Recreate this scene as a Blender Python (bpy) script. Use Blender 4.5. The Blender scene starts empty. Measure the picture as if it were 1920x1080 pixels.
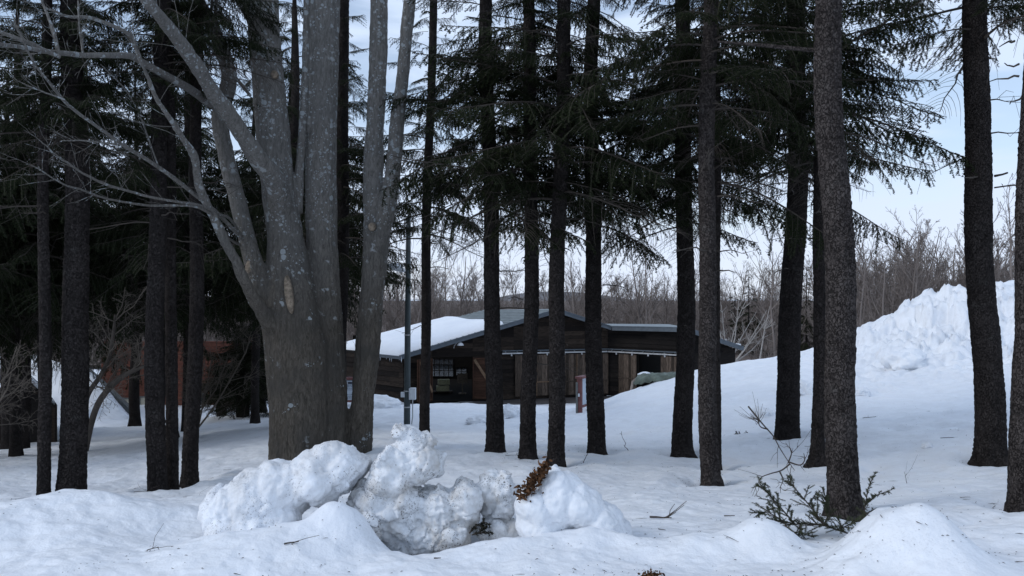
import bpy, bmesh, math, random
import numpy as np
from mathutils import Vector, Matrix

C = bpy.context.scene.collection
scn = bpy.context.scene
# ---------------------------------------------------------------- camera, sky, sun, exposure
F = 1493.3                      # focal length in photograph pixels (1920 wide)
CAMZ, HY = 1.75, 560.0          # eye height, horizon row
cam_d = bpy.data.cameras.new('camera')
cam_d.sensor_width = 36.0; cam_d.lens = 36.0 * F / 1920.0
cam_d.shift_y = (HY - 540.0) / 1920.0
cam_d.clip_start = 0.05; cam_d.clip_end = 6000.0
cam = bpy.data.objects.new('camera', cam_d); C.objects.link(cam)
cam.location = (0, 0, CAMZ); cam.rotation_euler = (math.radians(90), 0, 0)
scn.camera = cam

SUN_EL, SUN_AZ = math.radians(34), math.radians(-112)      # azimuth from +Y towards +X
world = bpy.data.worlds.new('World'); scn.world = world; world.use_nodes = True
nt = world.node_tree; nt.nodes.clear()
wout = nt.nodes.new('ShaderNodeOutputWorld'); bg = nt.nodes.new('ShaderNodeBackground')
sky = nt.nodes.new('ShaderNodeTexSky'); sky.sky_type = 'NISHITA'; sky.sun_disc = False
sky.sun_elevation = SUN_EL; sky.sun_rotation = SUN_AZ
sky.air_density = 1.0; sky.dust_density = 0.6; sky.ozone_density = 1.5
tc = nt.nodes.new('ShaderNodeTexCoord')
mp = nt.nodes.new('ShaderNodeMapping'); mp.inputs['Scale'].default_value = (1.1, 1.1, 4.2)
mp.inputs['Location'].default_value = (0.35, 0.2, 0.12)
nz = nt.nodes.new('ShaderNodeTexNoise'); nz.inputs['Scale'].default_value = 3.1
nz.inputs['Detail'].default_value = 6; nz.inputs['Roughness'].default_value = 0.5; nz.inputs['Distortion'].default_value = 0.4
rp = nt.nodes.new('ShaderNodeMapRange'); rp.inputs['From Min'].default_value = 0.40; rp.inputs['From Max'].default_value = 0.60
rp.interpolation_type = 'SMOOTHSTEP'
sep = nt.nodes.new('ShaderNodeSeparateXYZ')
hz = nt.nodes.new('ShaderNodeMapRange'); hz.inputs['From Min'].default_value = 0.30; hz.inputs['From Max'].default_value = 0.0
hz.inputs['To Min'].default_value = 0.0; hz.inputs['To Max'].default_value = 0.45
ad = nt.nodes.new('ShaderNodeMath'); ad.operation = 'ADD'; ad.use_clamp = True
sc_ = nt.nodes.new('ShaderNodeMath'); sc_.operation = 'MULTIPLY_ADD'; sc_.inputs[1].default_value = 0.62; sc_.inputs[2].default_value = 0.36
mixw = nt.nodes.new('ShaderNodeMix'); mixw.data_type = 'RGBA'
CLOUD = (4.7, 5.6, 7.1, 1)
mixw.inputs['B'].default_value = CLOUD
L = nt.links.new
L(tc.outputs['Generated'], mp.inputs['Vector']); L(mp.outputs['Vector'], nz.inputs['Vector'])
L(nz.outputs['Fac'], rp.inputs['Value']); L(tc.outputs['Generated'], sep.inputs[0]); L(sep.outputs['Z'], hz.inputs['Value'])
L(rp.outputs[0], sc_.inputs[0]); L(sc_.outputs[0], ad.inputs[0]); L(hz.outputs[0], ad.inputs[1])
L(ad.outputs[0], mixw.inputs['Factor']); L(sky.outputs[0], mixw.inputs['A'])
gl = nt.nodes.new('ShaderNodeMapRange'); gl.inputs['From Min'].default_value = 0.16; gl.inputs['From Max'].default_value = 0.0; gl.inputs['To Max'].default_value = 0.45
gm = nt.nodes.new('ShaderNodeMix'); gm.data_type = 'RGBA'; gm.inputs['B'].default_value = (6.1, 6.2, 6.7, 1)
L(sep.outputs['Z'], gl.inputs['Value']); L(gl.outputs[0], gm.inputs['Factor']); L(mixw.outputs['Result'], gm.inputs['A'])
L(gm.outputs['Result'], bg.inputs['Color']); bg.inputs['Strength'].default_value = 0.10
L(bg.outputs[0], wout.inputs['Surface'])

sd = bpy.data.lights.new('sun', 'SUN'); sd.energy = 0.65; sd.angle = math.radians(22); sd.color = (1.0, 0.975, 0.94)
sun = bpy.data.objects.new('sun', sd); C.objects.link(sun)
sv = Vector((math.sin(SUN_AZ) * math.cos(SUN_EL), math.cos(SUN_AZ) * math.cos(SUN_EL), math.sin(SUN_EL)))
sun.rotation_euler = sv.to_track_quat('Z', 'Y').to_euler()
scn.view_settings.view_transform = 'Standard'; scn.view_settings.look = 'None'
scn.view_settings.exposure = 0.62; scn.view_settings.gamma = 1.0
scn.cycles.max_bounces = 5; scn.cycles.diffuse_bounces = 3; scn.cycles.glossy_bounces = 2
scn.cycles.transparent_max_bounces = 8; scn.cycles.use_denoising = True

# ---------------------------------------------------------------- numpy helpers
rng = np.random.default_rng(7); random.seed(7)
_perm = np.random.default_rng(3).permutation(256); _perm = np.concatenate([_perm, _perm, _perm])
_g = np.random.default_rng(4).normal(size=(256, 3)); _g /= np.linalg.norm(_g, axis=1)[:, None]

def pnoise(p):
    p = np.asarray(p, dtype=np.float64); pi = np.floor(p).astype(np.int64); f = p - pi
    pi &= 255; w = f * f * f * (f * (f * 6 - 15) + 10)
    r = np.zeros(len(p))
    for dx in (0, 1):
        wx = w[:, 0] if dx else 1 - w[:, 0]
        for dy in (0, 1):
            wy = w[:, 1] if dy else 1 - w[:, 1]
            for dz in (0, 1):
                wz = w[:, 2] if dz else 1 - w[:, 2]
                h = _perm[_perm[_perm[(pi[:, 0] + dx) & 255] + ((pi[:, 1] + dy) & 255)] + ((pi[:, 2] + dz) & 255)]
                g = _g[h]
                r += wx * wy * wz * (g[:, 0] * (f[:, 0] - dx) + g[:, 1] * (f[:, 1] - dy) + g[:, 2] * (f[:, 2] - dz))
    return r * 1.5

def fbm(p, octv=4, gain=0.5, lac=2.03):
    r = np.zeros(len(p)); a = 1.0; p = np.asarray(p, float)
    for i in range(octv):
        r += a * pnoise(p); p = p * lac + 17.3; a *= gain
    return r

def ridged(p, octv=3):
    r = np.zeros(len(p)); a = 1.0; p = np.asarray(p, float)
    for i in range(octv):
        r += a * (1 - 2 * np.abs(pnoise(p))); p = p * 2.1 + 9.7; a *= 0.5
    return r

def cells(u, v, nu, seed=1):
    """F1, F2-F1 and an id of cells on a (wrapping in u) lattice"""
    iu = np.floor(u).astype(np.int64); iv = np.floor(v).astype(np.int64)
    f1 = np.full(len(u), 9.0); f2 = np.full(len(u), 9.0); idn = np.zeros(len(u))
    for a in (-1, 0, 1):
        for b in (-1, 0, 1):
            cu = (iu + a) % nu if nu else (iu + a); cv = iv + b
            h = _perm[_perm[(cu + seed * 31) & 255] + (cv & 255)]
            h2 = _perm[h + 7]; h3 = _perm[h + 91]
            px = iu + a + 0.1 + 0.8 * h / 255.0; py = cv + 0.1 + 0.8 * h2 / 255.0
            d = np.hypot(u - px, v - py)
            m = d < f1
            f2 = np.where(m, f1, np.minimum(f2, d)); idn = np.where(m, h3 / 255.0, idn); f1 = np.where(m, d, f1)
    return f1, f2 - f1, idn

def sstep(a, b, x):
    t = np.clip((x - a) / (b - a), 0, 1); return t * t * (3 - 2 * t)

def P(px, py, d):
    """point at depth d (metres along +Y) that stands where the photograph shows it"""
    return np.array([(px - 960.0) / F * d, d, CAMZ - (py - HY) / F * d])

class MB:
    def __init__(self): self.v = []; self.q = []; self.t = []; self.n = 0; self.poly = []
    def add(self, v, q=None, t=None):
        v = np.asarray(v, float).reshape(-1, 3)
        if q is not None and len(q): self.q.append(np.asarray(q, np.int64).reshape(-1, 4) + self.n)
        if t is not None and len(t): self.t.append(np.asarray(t, np.int64).reshape(-1, 3) + self.n)
        self.v.append(v); self.n += len(v)
    def merge(self, other, M=None):
        v, q, t = other.arrays()
        if M is not None: v = v @ np.array(M)[:3, :3].T + np.array(M)[:3, 3]
        self.add(v, q, t)
    def arrays(self):
        v = np.concatenate(self.v) if self.v else np.zeros((0, 3))
        q = np.concatenate(self.q) if self.q else np.zeros((0, 4), np.int64)
        t = np.concatenate(self.t) if self.t else np.zeros((0, 3), np.int64)
        return v, q, t
    def box(self, c, s, rz=0.0, R=None):
        x, y, z = np.array(s) / 2.0
        v = np.array([[-x,-y,-z],[x,-y,-z],[x,y,-z],[-x,y,-z],[-x,-y,z],[x,-y,z],[x,y,z],[-x,y,z]])
        if R is None: R = np.array(Matrix.Rotation(rz, 3, 'Z'))
        self.add(v @ np.array(R).T + np.array(c), [[3,2,1,0],[4,5,6,7],[0,1,5,4],[1,2,6,5],[2,3,7,6],[3,0,4,7]])
    def bar(self, a, b, w, h):
        a = np.array(a, float); b = np.array(b, float); d = b - a; l = np.linalg.norm(d); d /= l
        up = np.array([0, 0, 1.0]) if abs(d[2]) < 0.95 else np.array([0, 1.0, 0])
        s = np.cross(d, up); s /= np.linalg.norm(s); u = np.cross(s, d)
        self.box((a + b) / 2, (l, w, h), R=np.stack([d, s, u], 1))
    def prism(self, pts, off):
        """polygon extruded by a vector"""
        pts = np.array(pts, float); n = len(pts); off = np.array(off, float)
        v = np.concatenate([pts, pts + off])
        tr = [[0, i, i + 1] for i in range(1, n - 1)] + [[n, n + i + 1, n + i] for i in range(1, n - 1)]
        self.add(v, [[i, i + n, (i + 1) % n + n, (i + 1) % n] for i in range(n)], tr)
    def tube(self, pts, rad, sides=6, cap=True):
        pts = np.asarray(pts, float); rad = np.broadcast_to(np.asarray(rad, float), (len(pts),))
        tg = np.gradient(pts, axis=0); tg /= np.linalg.norm(tg, axis=1)[:, None] + 1e-12
        mt = np.abs(tg.mean(0)); ref = np.eye(3)[int(np.argmin(mt))]
        a = np.cross(tg, ref); a /= np.linalg.norm(a, axis=1)[:, None] + 1e-12; b = np.cross(tg, a)
        th = np.arange(sides) * 2 * np.pi / sides
        v = pts[:, None] + rad[:, None, None] * (np.cos(th)[None, :, None] * a[:, None] + np.sin(th)[None, :, None] * b[:, None])
        n = len(pts); i = np.arange(n - 1)[:, None] * sides; j = np.arange(sides)[None]; k = (j + 1) % sides
        q = np.stack([i + j, i + j + sides, i + k + sides, i + k], -1).reshape(-1, 4)
        v = v.reshape(-1, 3); t = []
        if cap:
            v = np.concatenate([v, pts[:1], pts[-1:]]); e = n * sides
            t = [[e, x, (x + 1) % sides] for x in range(sides)] + [[e + 1, (n - 1) * sides + (x + 1) % sides, (n - 1) * sides + x] for x in range(sides)]
        self.add(v, q, t)
    def mesh(self, name, smooth=False):
        v, q, t = self.arrays(); me = bpy.data.meshes.new(name)
        me.vertices.add(len(v)); me.vertices.foreach_set('co', v.astype(np.float32).ravel())
        nl = len(q) * 4 + len(t) * 3; me.loops.add(nl)
        me.loops.foreach_set('vertex_index', np.concatenate([q.ravel(), t.ravel()]).astype(np.int32))
        me.polygons.add(len(q) + len(t))
        st = np.concatenate([np.arange(len(q)) * 4, len(q) * 4 + np.arange(len(t)) * 3]).astype(np.int32)
        me.polygons.foreach_set('loop_start', st)
        me.polygons.foreach_set('use_smooth', np.full(len(q) + len(t), bool(smooth)))
        me.update(calc_edges=True); me.validate()
        return me
    def build(self, name, mat, parent=None, smooth=False, origin=None):
        me = self.mesh(name, smooth); me.materials.append(mat)
        o = bpy.data.objects.new(name, me); C.objects.link(o)
        if origin is not None: me.transform(Matrix.Translation(-Vector(origin))); o.location = origin
        if parent is not None:
            o.parent = parent
            par = parent; loc = Vector((0, 0, 0))
            while par is not None: loc += par.location; par = par.parent
            me.transform(Matrix.Translation(-loc))
        return o

def empty(name, loc=(0, 0, 0)):
    o = bpy.data.objects.new(name, None); C.objects.link(o); o.location = loc; o.empty_display_size = 0.2; return o

def tag(o, label=None, cat=None, group=None, kind=None):
    if label: o['label'] = label
    if cat: o['category'] = cat
    if group: o['group'] = group
    if kind: o['kind'] = kind
    return o

def copy_tree(o, parent=None):
    c = o.copy(); C.objects.link(c)
    if parent is not None: c.parent = parent
    for ch in list(o.children): copy_tree(ch, c)
    return c

# ---------------------------------------------------------------- materials
class MT:
    def __init__(self, name, rough=0.8, spec=0.25):
        self.m = bpy.data.materials.new(name); self.m.use_nodes = True; self.t = self.m.node_tree
        self.b = self.t.nodes['Principled BSDF']; self.b.inputs['Roughness'].default_value = rough
        self.b.inputs['Specular IOR Level'].default_value = spec
    def n(self, ty, **kw):
        nd = self.t.nodes.new(ty)
        for k, v in kw.items():
            if k.startswith('_'): setattr(nd, k[1:], v)
            else:
                key = {'Bmp': 'Height'}.get(k, k.replace('__', ' '))
                s = nd.inputs[int(key[1:])] if key[0] == 'i' and key[1:].isdigit() else nd.inputs[key]
                if isinstance(v, bpy.types.NodeSocket): self.t.links.new(v, s)
                else: s.default_value = v
        return nd
    def pos(self): return self.n('ShaderNodeTexCoord').outputs['Object']
    def noise(self, vec, scale, detail=4, rough=0.5, dist=0.0):
        return self.n('ShaderNodeTexNoise', Vector=vec, Scale=scale, Detail=detail, Roughness=rough, Distortion=dist).outputs['Fac']
    def stretch(self, vec, s): return self.n('ShaderNodeMapping', Vector=vec, Scale=s).outputs[0]
    def rng(self, v, a, b, c=0.0, d=1.0):
        return self.n('ShaderNodeMapRange', Value=v, From__Min=a, From__Max=b, To__Min=c, To__Max=d).outputs[0]
    def mix(self, f, a, b):
        nd = self.t.nodes.new('ShaderNodeMix'); nd.data_type = 'RGBA'
        for k, v in (('Factor', f), ('A', a), ('B', b)):
            if isinstance(v, bpy.types.NodeSocket): self.t.links.new(v, nd.inputs[k])
            else: nd.inputs[k].default_value = v if k == 'Factor' else (tuple(v) + (1,))[:4]
        return nd.outputs['Result']
    def math(self, op, a, b=0.0):
        return self.n('ShaderNodeMath', _operation=op, i0=a, i1=b).outputs[0]
    def island(self): return self.n('ShaderNodeNewGeometry').outputs['Random Per Island']
    def color(self, c):
        if isinstance(c, bpy.types.NodeSocket): self.t.links.new(c, self.b.inputs['Base Color'])
        else: self.b.inputs['Base Color'].default_value = (tuple(c) + (1,))[:4]
        return self
    def bump(self, h, strength=0.4, dist=0.01, prev=None):
        nd = self.n('ShaderNodeBump', Height=h, Strength=strength, Distance=dist)
        if prev is not None: self.t.links.new(prev, nd.inputs['Normal'])
        self.t.links.new(nd.outputs[0], self.b.inputs['Normal']); return nd.outputs[0]

def plain(name, c, rough=0.7, var=0.25, scale=6.0, metal=0.0, spec=0.3):
    m = MT(name, rough, spec); p = m.pos(); f = m.noise(p, scale, 5)
    m.color(m.mix(m.rng(f, 0.3, 0.7), tuple(x * (1 - var) for x in c), tuple(min(1, x * (1 + var)) for x in c)))
    m.b.inputs['Metallic'].default_value = metal; m.bump(m.noise(p, scale * 8, 3), 0.15, 0.003); return m.m

def snow_mat(name, dirt=0.0, chunky=0.0):
    m = MT(name, 0.55, 0.3); p = m.pos()
    base = m.mix(m.rng(m.noise(p, 0.8, 4), 0.3, 0.7), *([(0.80, 0.83, 0.875), (0.87, 0.895, 0.925)] if dirt < .6 else [(0.74, 0.76, 0.785), (0.85, 0.87, 0.89)]))
    sp = m.n('ShaderNodeTexVoronoi', Vector=p, Scale=22.0, Randomness=1.0)
    specks = m.math('MULTIPLY', m.math('LESS_THAN', sp.outputs['Distance'], 0.10),
                    m.math('GREATER_THAN', m.noise(p, 1.7, 3, 0.6), 0.62 - 0.16 * dirt))
    col = m.mix(m.math('MULTIPLY', specks, 0.75), base, (0.07, 0.06, 0.05))
    if dirt > 0:
        big = m.rng(m.noise(p, 3.0, 6, 0.68), 0.42, 0.62)
        col = m.mix(m.math('MULTIPLY', big, 0.62 * dirt), col, (0.30, 0.25, 0.19))
        g = m.math('MULTIPLY', m.rng(m.noise(p, 70.0, 3, 0.7), 0.56, 0.62), m.rng(m.noise(p, 4.2, 4, 0.6), 0.46, 0.60))
        col = m.mix(m.math('MULTIPLY', g, dirt), col, (0.05, 0.04, 0.033))
    m.color(col)
    m.b.inputs['Subsurface Weight'].default_value = 0.0
    b1 = m.bump(m.noise(p, 9.0, 5, 0.6), 0.55, 0.035)
    m.bump(m.noise(p, 90.0, 3, 0.6), 0.35, 0.004, b1)
    return m.m

def bark_mat(name, a, b, sc=1.0, crackc=(0.012, 0.011, 0.011)):
    m = MT(name, 0.95, 0.06); p = m.pos()
    ps = m.stretch(p, (1, 1, 0.62))
    w = m.n('ShaderNodeVectorMath', _operation='ADD', i0=ps, i1=m.n('ShaderNodeVectorMath', _operation='SCALE', i0=m.n('ShaderNodeTexNoise', Vector=p, Scale=22.0, Detail=5).outputs['Color'], Scale=0.085).outputs[0]).outputs[0]
    v1 = m.n('ShaderNodeTexVoronoi', Vector=w, Scale=38.0 * sc)
    v2 = m.n('ShaderNodeTexVoronoi', Vector=w, Scale=38.0 * sc, _feature='DISTANCE_TO_EDGE')
    crack = m.math('MAXIMUM', m.rng(v2.outputs['Distance'], 0.0, 0.11), m.rng(m.noise(p, 7.0, 4, 0.6), 0.55, 0.75))
    rnd = m.n('ShaderNodeSeparateColor', Color=v1.outputs['Color']).outputs[0]
    col = m.mix(rnd, a, b)
    col = m.mix(m.rng(m.noise(p, 3.0, 5, 0.6), 0.35, 0.7), col, tuple(x * 1.35 for x in b))
    col = m.mix(m.math('MULTIPLY', m.rng(m.noise(p, 40.0, 4, 0.6), 0.42, 0.72), 0.6), col, tuple(x * 0.6 for x in a))
    col = m.mix(m.math('MULTIPLY', m.rng(m.noise(p, 5.5, 6, 0.7), 0.58, 0.70), 0.30), col, (0.115, 0.112, 0.105))
    m.color(m.mix(crack, m.mix(0.55, crackc, col), col))
    b1 = m.bump(crack, 1.0, 0.016)
    m.bump(m.noise(p, 70.0, 4, 0.65), 0.5, 0.006, b1)
    return m.m

def maple_mat():
    m = MT('maple_bark', 0.9, 0.15); p = m.pos(); ps = m.stretch(p, (1, 1, 0.24))
    f = m.noise(ps, 34.0, 8, 0.72, 0.9)
    col = m.mix(m.rng(f, 0.35, 0.65), (0.046, 0.039, 0.031), (0.16, 0.138, 0.112))
    col = m.mix(m.rng(m.noise(p, 1.6, 4), 0.4, 0.7), col, (0.070, 0.064, 0.056))
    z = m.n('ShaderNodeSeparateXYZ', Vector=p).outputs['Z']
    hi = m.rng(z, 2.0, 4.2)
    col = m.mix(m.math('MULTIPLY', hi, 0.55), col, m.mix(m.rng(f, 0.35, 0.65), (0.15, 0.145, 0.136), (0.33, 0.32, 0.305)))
    w = m.n('ShaderNodeVectorMath', _operation='ADD', i0=p, i1=m.n('ShaderNodeVectorMath', _operation='SCALE', i0=m.n('ShaderNodeTexNoise', Vector=p, Scale=14.0, Detail=3).outputs['Color'], Scale=0.06).outputs[0]).outputs[0]
    # lichen discs of two sizes
    for sc, th, dens in ((8.0, 0.33, 0.72), (17.0, 0.34, 0.70), (30.0, 0.3, 0.7)):
        v = m.n('ShaderNodeTexVoronoi', Vector=w, Scale=sc)
        spot = m.math('MULTIPLY', m.math('LESS_THAN', v.outputs['Distance'], th), m.math('GREATER_THAN', m.n('ShaderNodeSeparateColor', Color=v.outputs['Color']).outputs[1], dens))
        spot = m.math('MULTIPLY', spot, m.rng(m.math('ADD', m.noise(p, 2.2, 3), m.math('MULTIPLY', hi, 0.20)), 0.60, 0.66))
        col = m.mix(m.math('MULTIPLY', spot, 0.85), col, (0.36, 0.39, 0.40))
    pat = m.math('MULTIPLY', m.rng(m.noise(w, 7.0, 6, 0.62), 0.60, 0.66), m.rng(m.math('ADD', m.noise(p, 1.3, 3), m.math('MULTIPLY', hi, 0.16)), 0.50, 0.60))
    col = m.mix(m.math('MULTIPLY', pat, 0.8), col, (0.38, 0.40, 0.40))
    m.color(col)
    b1 = m.bump(f, 1.0, 0.03)
    m.bump(m.noise(p, 55.0, 4, 0.6), 0.4, 0.005, b1)
    return m.m

def needle_mat(name, a, b):
    m = MT(name, 0.85, 0.06); m.color(m.mix(m.island(), a, b)); return m.m

def wood_mat(name, a, b, axis='H', rough=0.85):
    m = MT(name, rough, 0.2); p = m.pos()
    s = (1.2, 1.2, 14) if axis == 'H' else (14, 14, 1.2)
    g = m.noise(m.stretch(p, s), 3.0, 6, 0.65, 0.4)
    col = m.mix(m.island(), a, b)
    col = m.mix(m.rng(g, 0.35, 0.7), col, tuple(x * 0.45 for x in a))
    m.color(col); m.bump(g, 0.5, 0.008); return m.m

M = {}
M['snow'] = snow_mat('snow'); M['snow_dirty'] = snow_mat('dirty_snow', 1.0); M['snow_soft'] = snow_mat('roof_snow')
M['snow_semi'] = snow_mat('slightly_dirty_snow', 0.12); M['snow_slab'] = snow_mat('dirt_streaked_snow', 0.5)
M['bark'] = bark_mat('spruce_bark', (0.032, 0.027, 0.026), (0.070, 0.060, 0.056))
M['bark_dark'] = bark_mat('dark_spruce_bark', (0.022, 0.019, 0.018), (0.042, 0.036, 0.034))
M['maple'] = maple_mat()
M['needle'] = needle_mat('spruce_needles', (0.008, 0.012, 0.006), (0.024, 0.029, 0.014))
M['needle_live'] = needle_mat('cut_spruce_needles', (0.040, 0.055, 0.030), (0.085, 0.095, 0.055))
M['yew'] = needle_mat('yew_needles', (0.018, 0.030, 0.018), (0.040, 0.055, 0.030))
M['twig'] = plain('twig_bark', (0.060, 0.050, 0.042), 0.9)
M['twig_pale'] = plain('pale_twig_bark', (0.105, 0.088, 0.072), 0.9)
M['twig_grey'] = needle_mat('grey_twig_bark', (0.095, 0.078, 0.07), (0.25, 0.215, 0.195))
M['birch'] = plain('pale_trunk_bark', (0.32, 0.30, 0.28), 0.9)
M['siding'] = wood_mat('dark_siding', (0.008, 0.006, 0.005), (0.070, 0.050, 0.037))
M['siding_black'] = wood_mat('charred_siding', (0.006, 0.005, 0.005), (0.026, 0.021, 0.018))
M['door'] = wood_mat('weathered_door_planks', (0.016, 0.012, 0.009), (0.19, 0.142, 0.11), 'V')
M['door_red'] = wood_mat('red_brown_door_planks', (0.04, 0.021, 0.014), (0.10, 0.05, 0.031), 'H')
M['brace'] = wood_mat('brace_wood', (0.20, 0.13, 0.08), (0.26, 0.17, 0.11))
M['roof'] = plain('grey_green_roof_sheet', (0.19, 0.22, 0.23), 0.5, 0.15, 3.0)
M['fascia'] = plain('blue_grey_fascia', (0.085, 0.10, 0.115), 0.55, 0.15)
M['rail'] = plain('galvanised_rail', (0.42, 0.42, 0.42), 0.45, 0.15, metal=0.2)
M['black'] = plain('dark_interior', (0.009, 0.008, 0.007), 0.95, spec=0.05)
M['asphalt'] = plain('wet_yard', (0.075, 0.070, 0.070), 0.55, 0.35, 1.2)
M['pole'] = plain('dark_green_pole_paint', (0.045, 0.058, 0.060), 0.4, 0.15)
M['white'] = plain('white_paint', (0.62, 0.64, 0.66), 0.5, 0.08)
M['cream'] = plain('cream_panel', (0.5, 0.47, 0.38), 0.7, 0.15)
M['hay'] = plain('hay', (0.50, 0.48, 0.30), 0.9, 0.3, 20)
M['board_red'] = plain('red_board_frame', (0.165, 0.068, 0.064), 0.6, 0.25)
M['board_face'] = plain('pale_board_face', (0.46, 0.52, 0.58), 0.6, 0.06)
M['ink'] = plain('printed_ink', (0.14, 0.16, 0.2), 0.7)
M['navy'] = plain('navy_band', (0.03, 0.035, 0.06), 0.7)
M['tarp'] = plain('green_tarp', (0.12, 0.145, 0.12), 0.6, 0.35, 4)
M['log'] = plain('weathered_log', (0.26, 0.21, 0.18), 0.85)
M['red_wall'] = wood_mat('red_brown_wall', (0.15, 0.058, 0.040), (0.20, 0.080, 0.056))
M['grey_fascia'] = plain('grey_soffit', (0.14, 0.145, 0.14), 0.7)
M['glass'] = plain('window_glass', (0.10, 0.12, 0.14), 0.08, 0.2, spec=0.8)
M['leaf'] = needle_mat('dry_leaves', (0.035, 0.019, 0.011), (0.17, 0.085, 0.043))
M['ice'] = plain('icicle_ice', (0.7, 0.75, 0.8), 0.1)
M['cutwood'] = plain('cut_wood', (0.22, 0.175, 0.13), 0.85, 0.5, 25)
M['floor_brush'] = plain('brushwood_slope', (0.15, 0.12, 0.105), 0.95, 0.4, 0.5)
M['far_hill'] = plain('far_wooded_hill', (0.15, 0.145, 0.15), 0.95, 0.2, 0.02)
mp_ = bpy.data.materials.new('dimming_pane'); mp_.use_nodes = True; t_ = mp_.node_tree; b_ = t_.nodes['Principled BSDF']; b_.inputs['Base Color'].default_value = (.10, .11, .12, 1); b_.inputs['Roughness'].default_value = .2; b_.inputs['Alpha'].default_value = .75; M['pane'] = mp_  # dark part-opaque tint, set to dim the bright view through the back windows
# ---------------------------------------------------------------- ground
# spruces: base px, base py, base width px, px and width where the trunk leaves the top of the frame, depth, crown base z, label
TREES = [
 (1586, 970, 66, 1570, 53, 6.6), (1859, 874, 60, 1833, 46, 10.55), (1917, 963, 58, 1928, 50, 6.8),
 (1475, 835, 50, 1499, 36, 13.9), (1533, 862, 29, 1546, 19, 11.2), (1332, 899, 40, 1327, 30, 9.1),
 (1343, 863, 20, 1338, 15, 11.1), (1278, 846, 42, 1282, 28, 12.65), (1120, 846, 38, 1120, 27, 12.65),
 (1042, 872, 36, 1052, 27, 10.6), (990, 863, 35, 985, 24, 11.2), (928, 854, 38, 922, 26, 11.9),
 (795, 814, 22, 813, 16, 16.4), (640, 830, 30, 636, 24, 14.2), (132, 937, 56, 140, 40, 10.0),
 (80, 940, 27, 92, 18, 9.8), (297, 937, 40, 304, 28, 10.5), (323, 932, 27, 306, 18, 10.8),
 (355, 917, 34, 374, 20, 11.3),
]
def base(y):
    z = -0.1 * (np.maximum(y, 4.4) - 6.0)
    return np.where(z > -2.9, z, -2.9 - 0.5 * (1 - np.exp(-(-2.9 - z) / 0.5)))

CP = [  # px, py, depth: hill on the right, left hollow, barn surroundings
 (1160, 748, 29), (1200, 728, 28.5), (1250, 708, 28), (1330, 690, 29), (1400, 676, 30), (1520, 652, 30), (1605, 624, 28), (1700, 580, 27), (1750, 556, 27), (1790, 540, 27),
 (1860, 545, 27), (1930, 560, 26), (2050, 560, 27), (2200, 600, 26),
 (1400, 735, 20), (1500, 715, 22), (1600, 690, 23), (1700, 690, 22), (1700, 640, 24.5), (1800, 620, 24.5), (1880, 752, 15), (1600, 770, 16), (1750, 770, 16),
 (1300, 752, 21), (1200, 785, 19.5), (1100, 800, 19.5), (1900, 680, 20), (2000, 730, 16), (2100, 800, 11.5), (1480, 800, 15),
 (1250, 741, 38), (1400, 725, 38), (1520, 705, 38), (1700, 650, 38), (1900, 535, 40), (2100, 500, 42), (1750, 600, 33), (1850, 560, 33), (1900, 528, 36),
 (50, 834, 25), (200, 800, 33), (300, 775, 38), (450, 788, 29), (0, 846, 22), (-200, 860, 22), (120, 845, 19), (300, 812, 25), (500, 770, 34), (-300, 830, 32),
 (132, 937, 10), (300, 937, 10.5), (355, 917, 11.3), (80, 940, 9.8), (0, 930, 10.5), (200, 890, 12.5), (300, 870, 14), (100, 868, 14.5), (100, 852, 17.5), (450, 880, 12), (-100, 940, 10.5),
 (690, 750, 36), (740, 752, 35), (620, 745, 40), (700, 785, 26), (850, 800, 20.5), (1000, 790, 23), (900, 772, 30), (1050, 765, 32),
]
_cp = np.array([P(*c) for c in CP] + [[x_, y_, float(base(np.array([y_]))[0])] for x_, y_ in ((-4.5, 5.0), (-2.4, 5.8), (-4.0, 6.6), (-.5, 5.5), (1.5, 5.5), (-3.1, 12.2), (-1.2, 9.5), (1, 9.5), (3, 8), (-2.2, 8.2), (-1.8, 16.4), (-.4, 13.5), (1.6, 14.5), (-2.6, 14.8), (3.2, 14), (3.4, 17), (-1.6, 19), (1.2, 18), (5, 12), (5.5, 9.5), (-4.4, 17))]); _S = 5.0
def _rk(x, y):
    # kernel width grows with distance
    d2 = (x[:, None] - _cp[None, :, 0]) ** 2 + (y[:, None] - _cp[None, :, 1]) ** 2
    return np.exp(-d2 / _S ** 2)
_K = _rk(_cp[:, 0], _cp[:, 1])
_wt = np.linalg.solve(_K + 0.006 * np.eye(len(_cp)), _cp[:, 2] - base(_cp[:, 1]))

def pt(px, d): return (px - 960.0) / F * d
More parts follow.
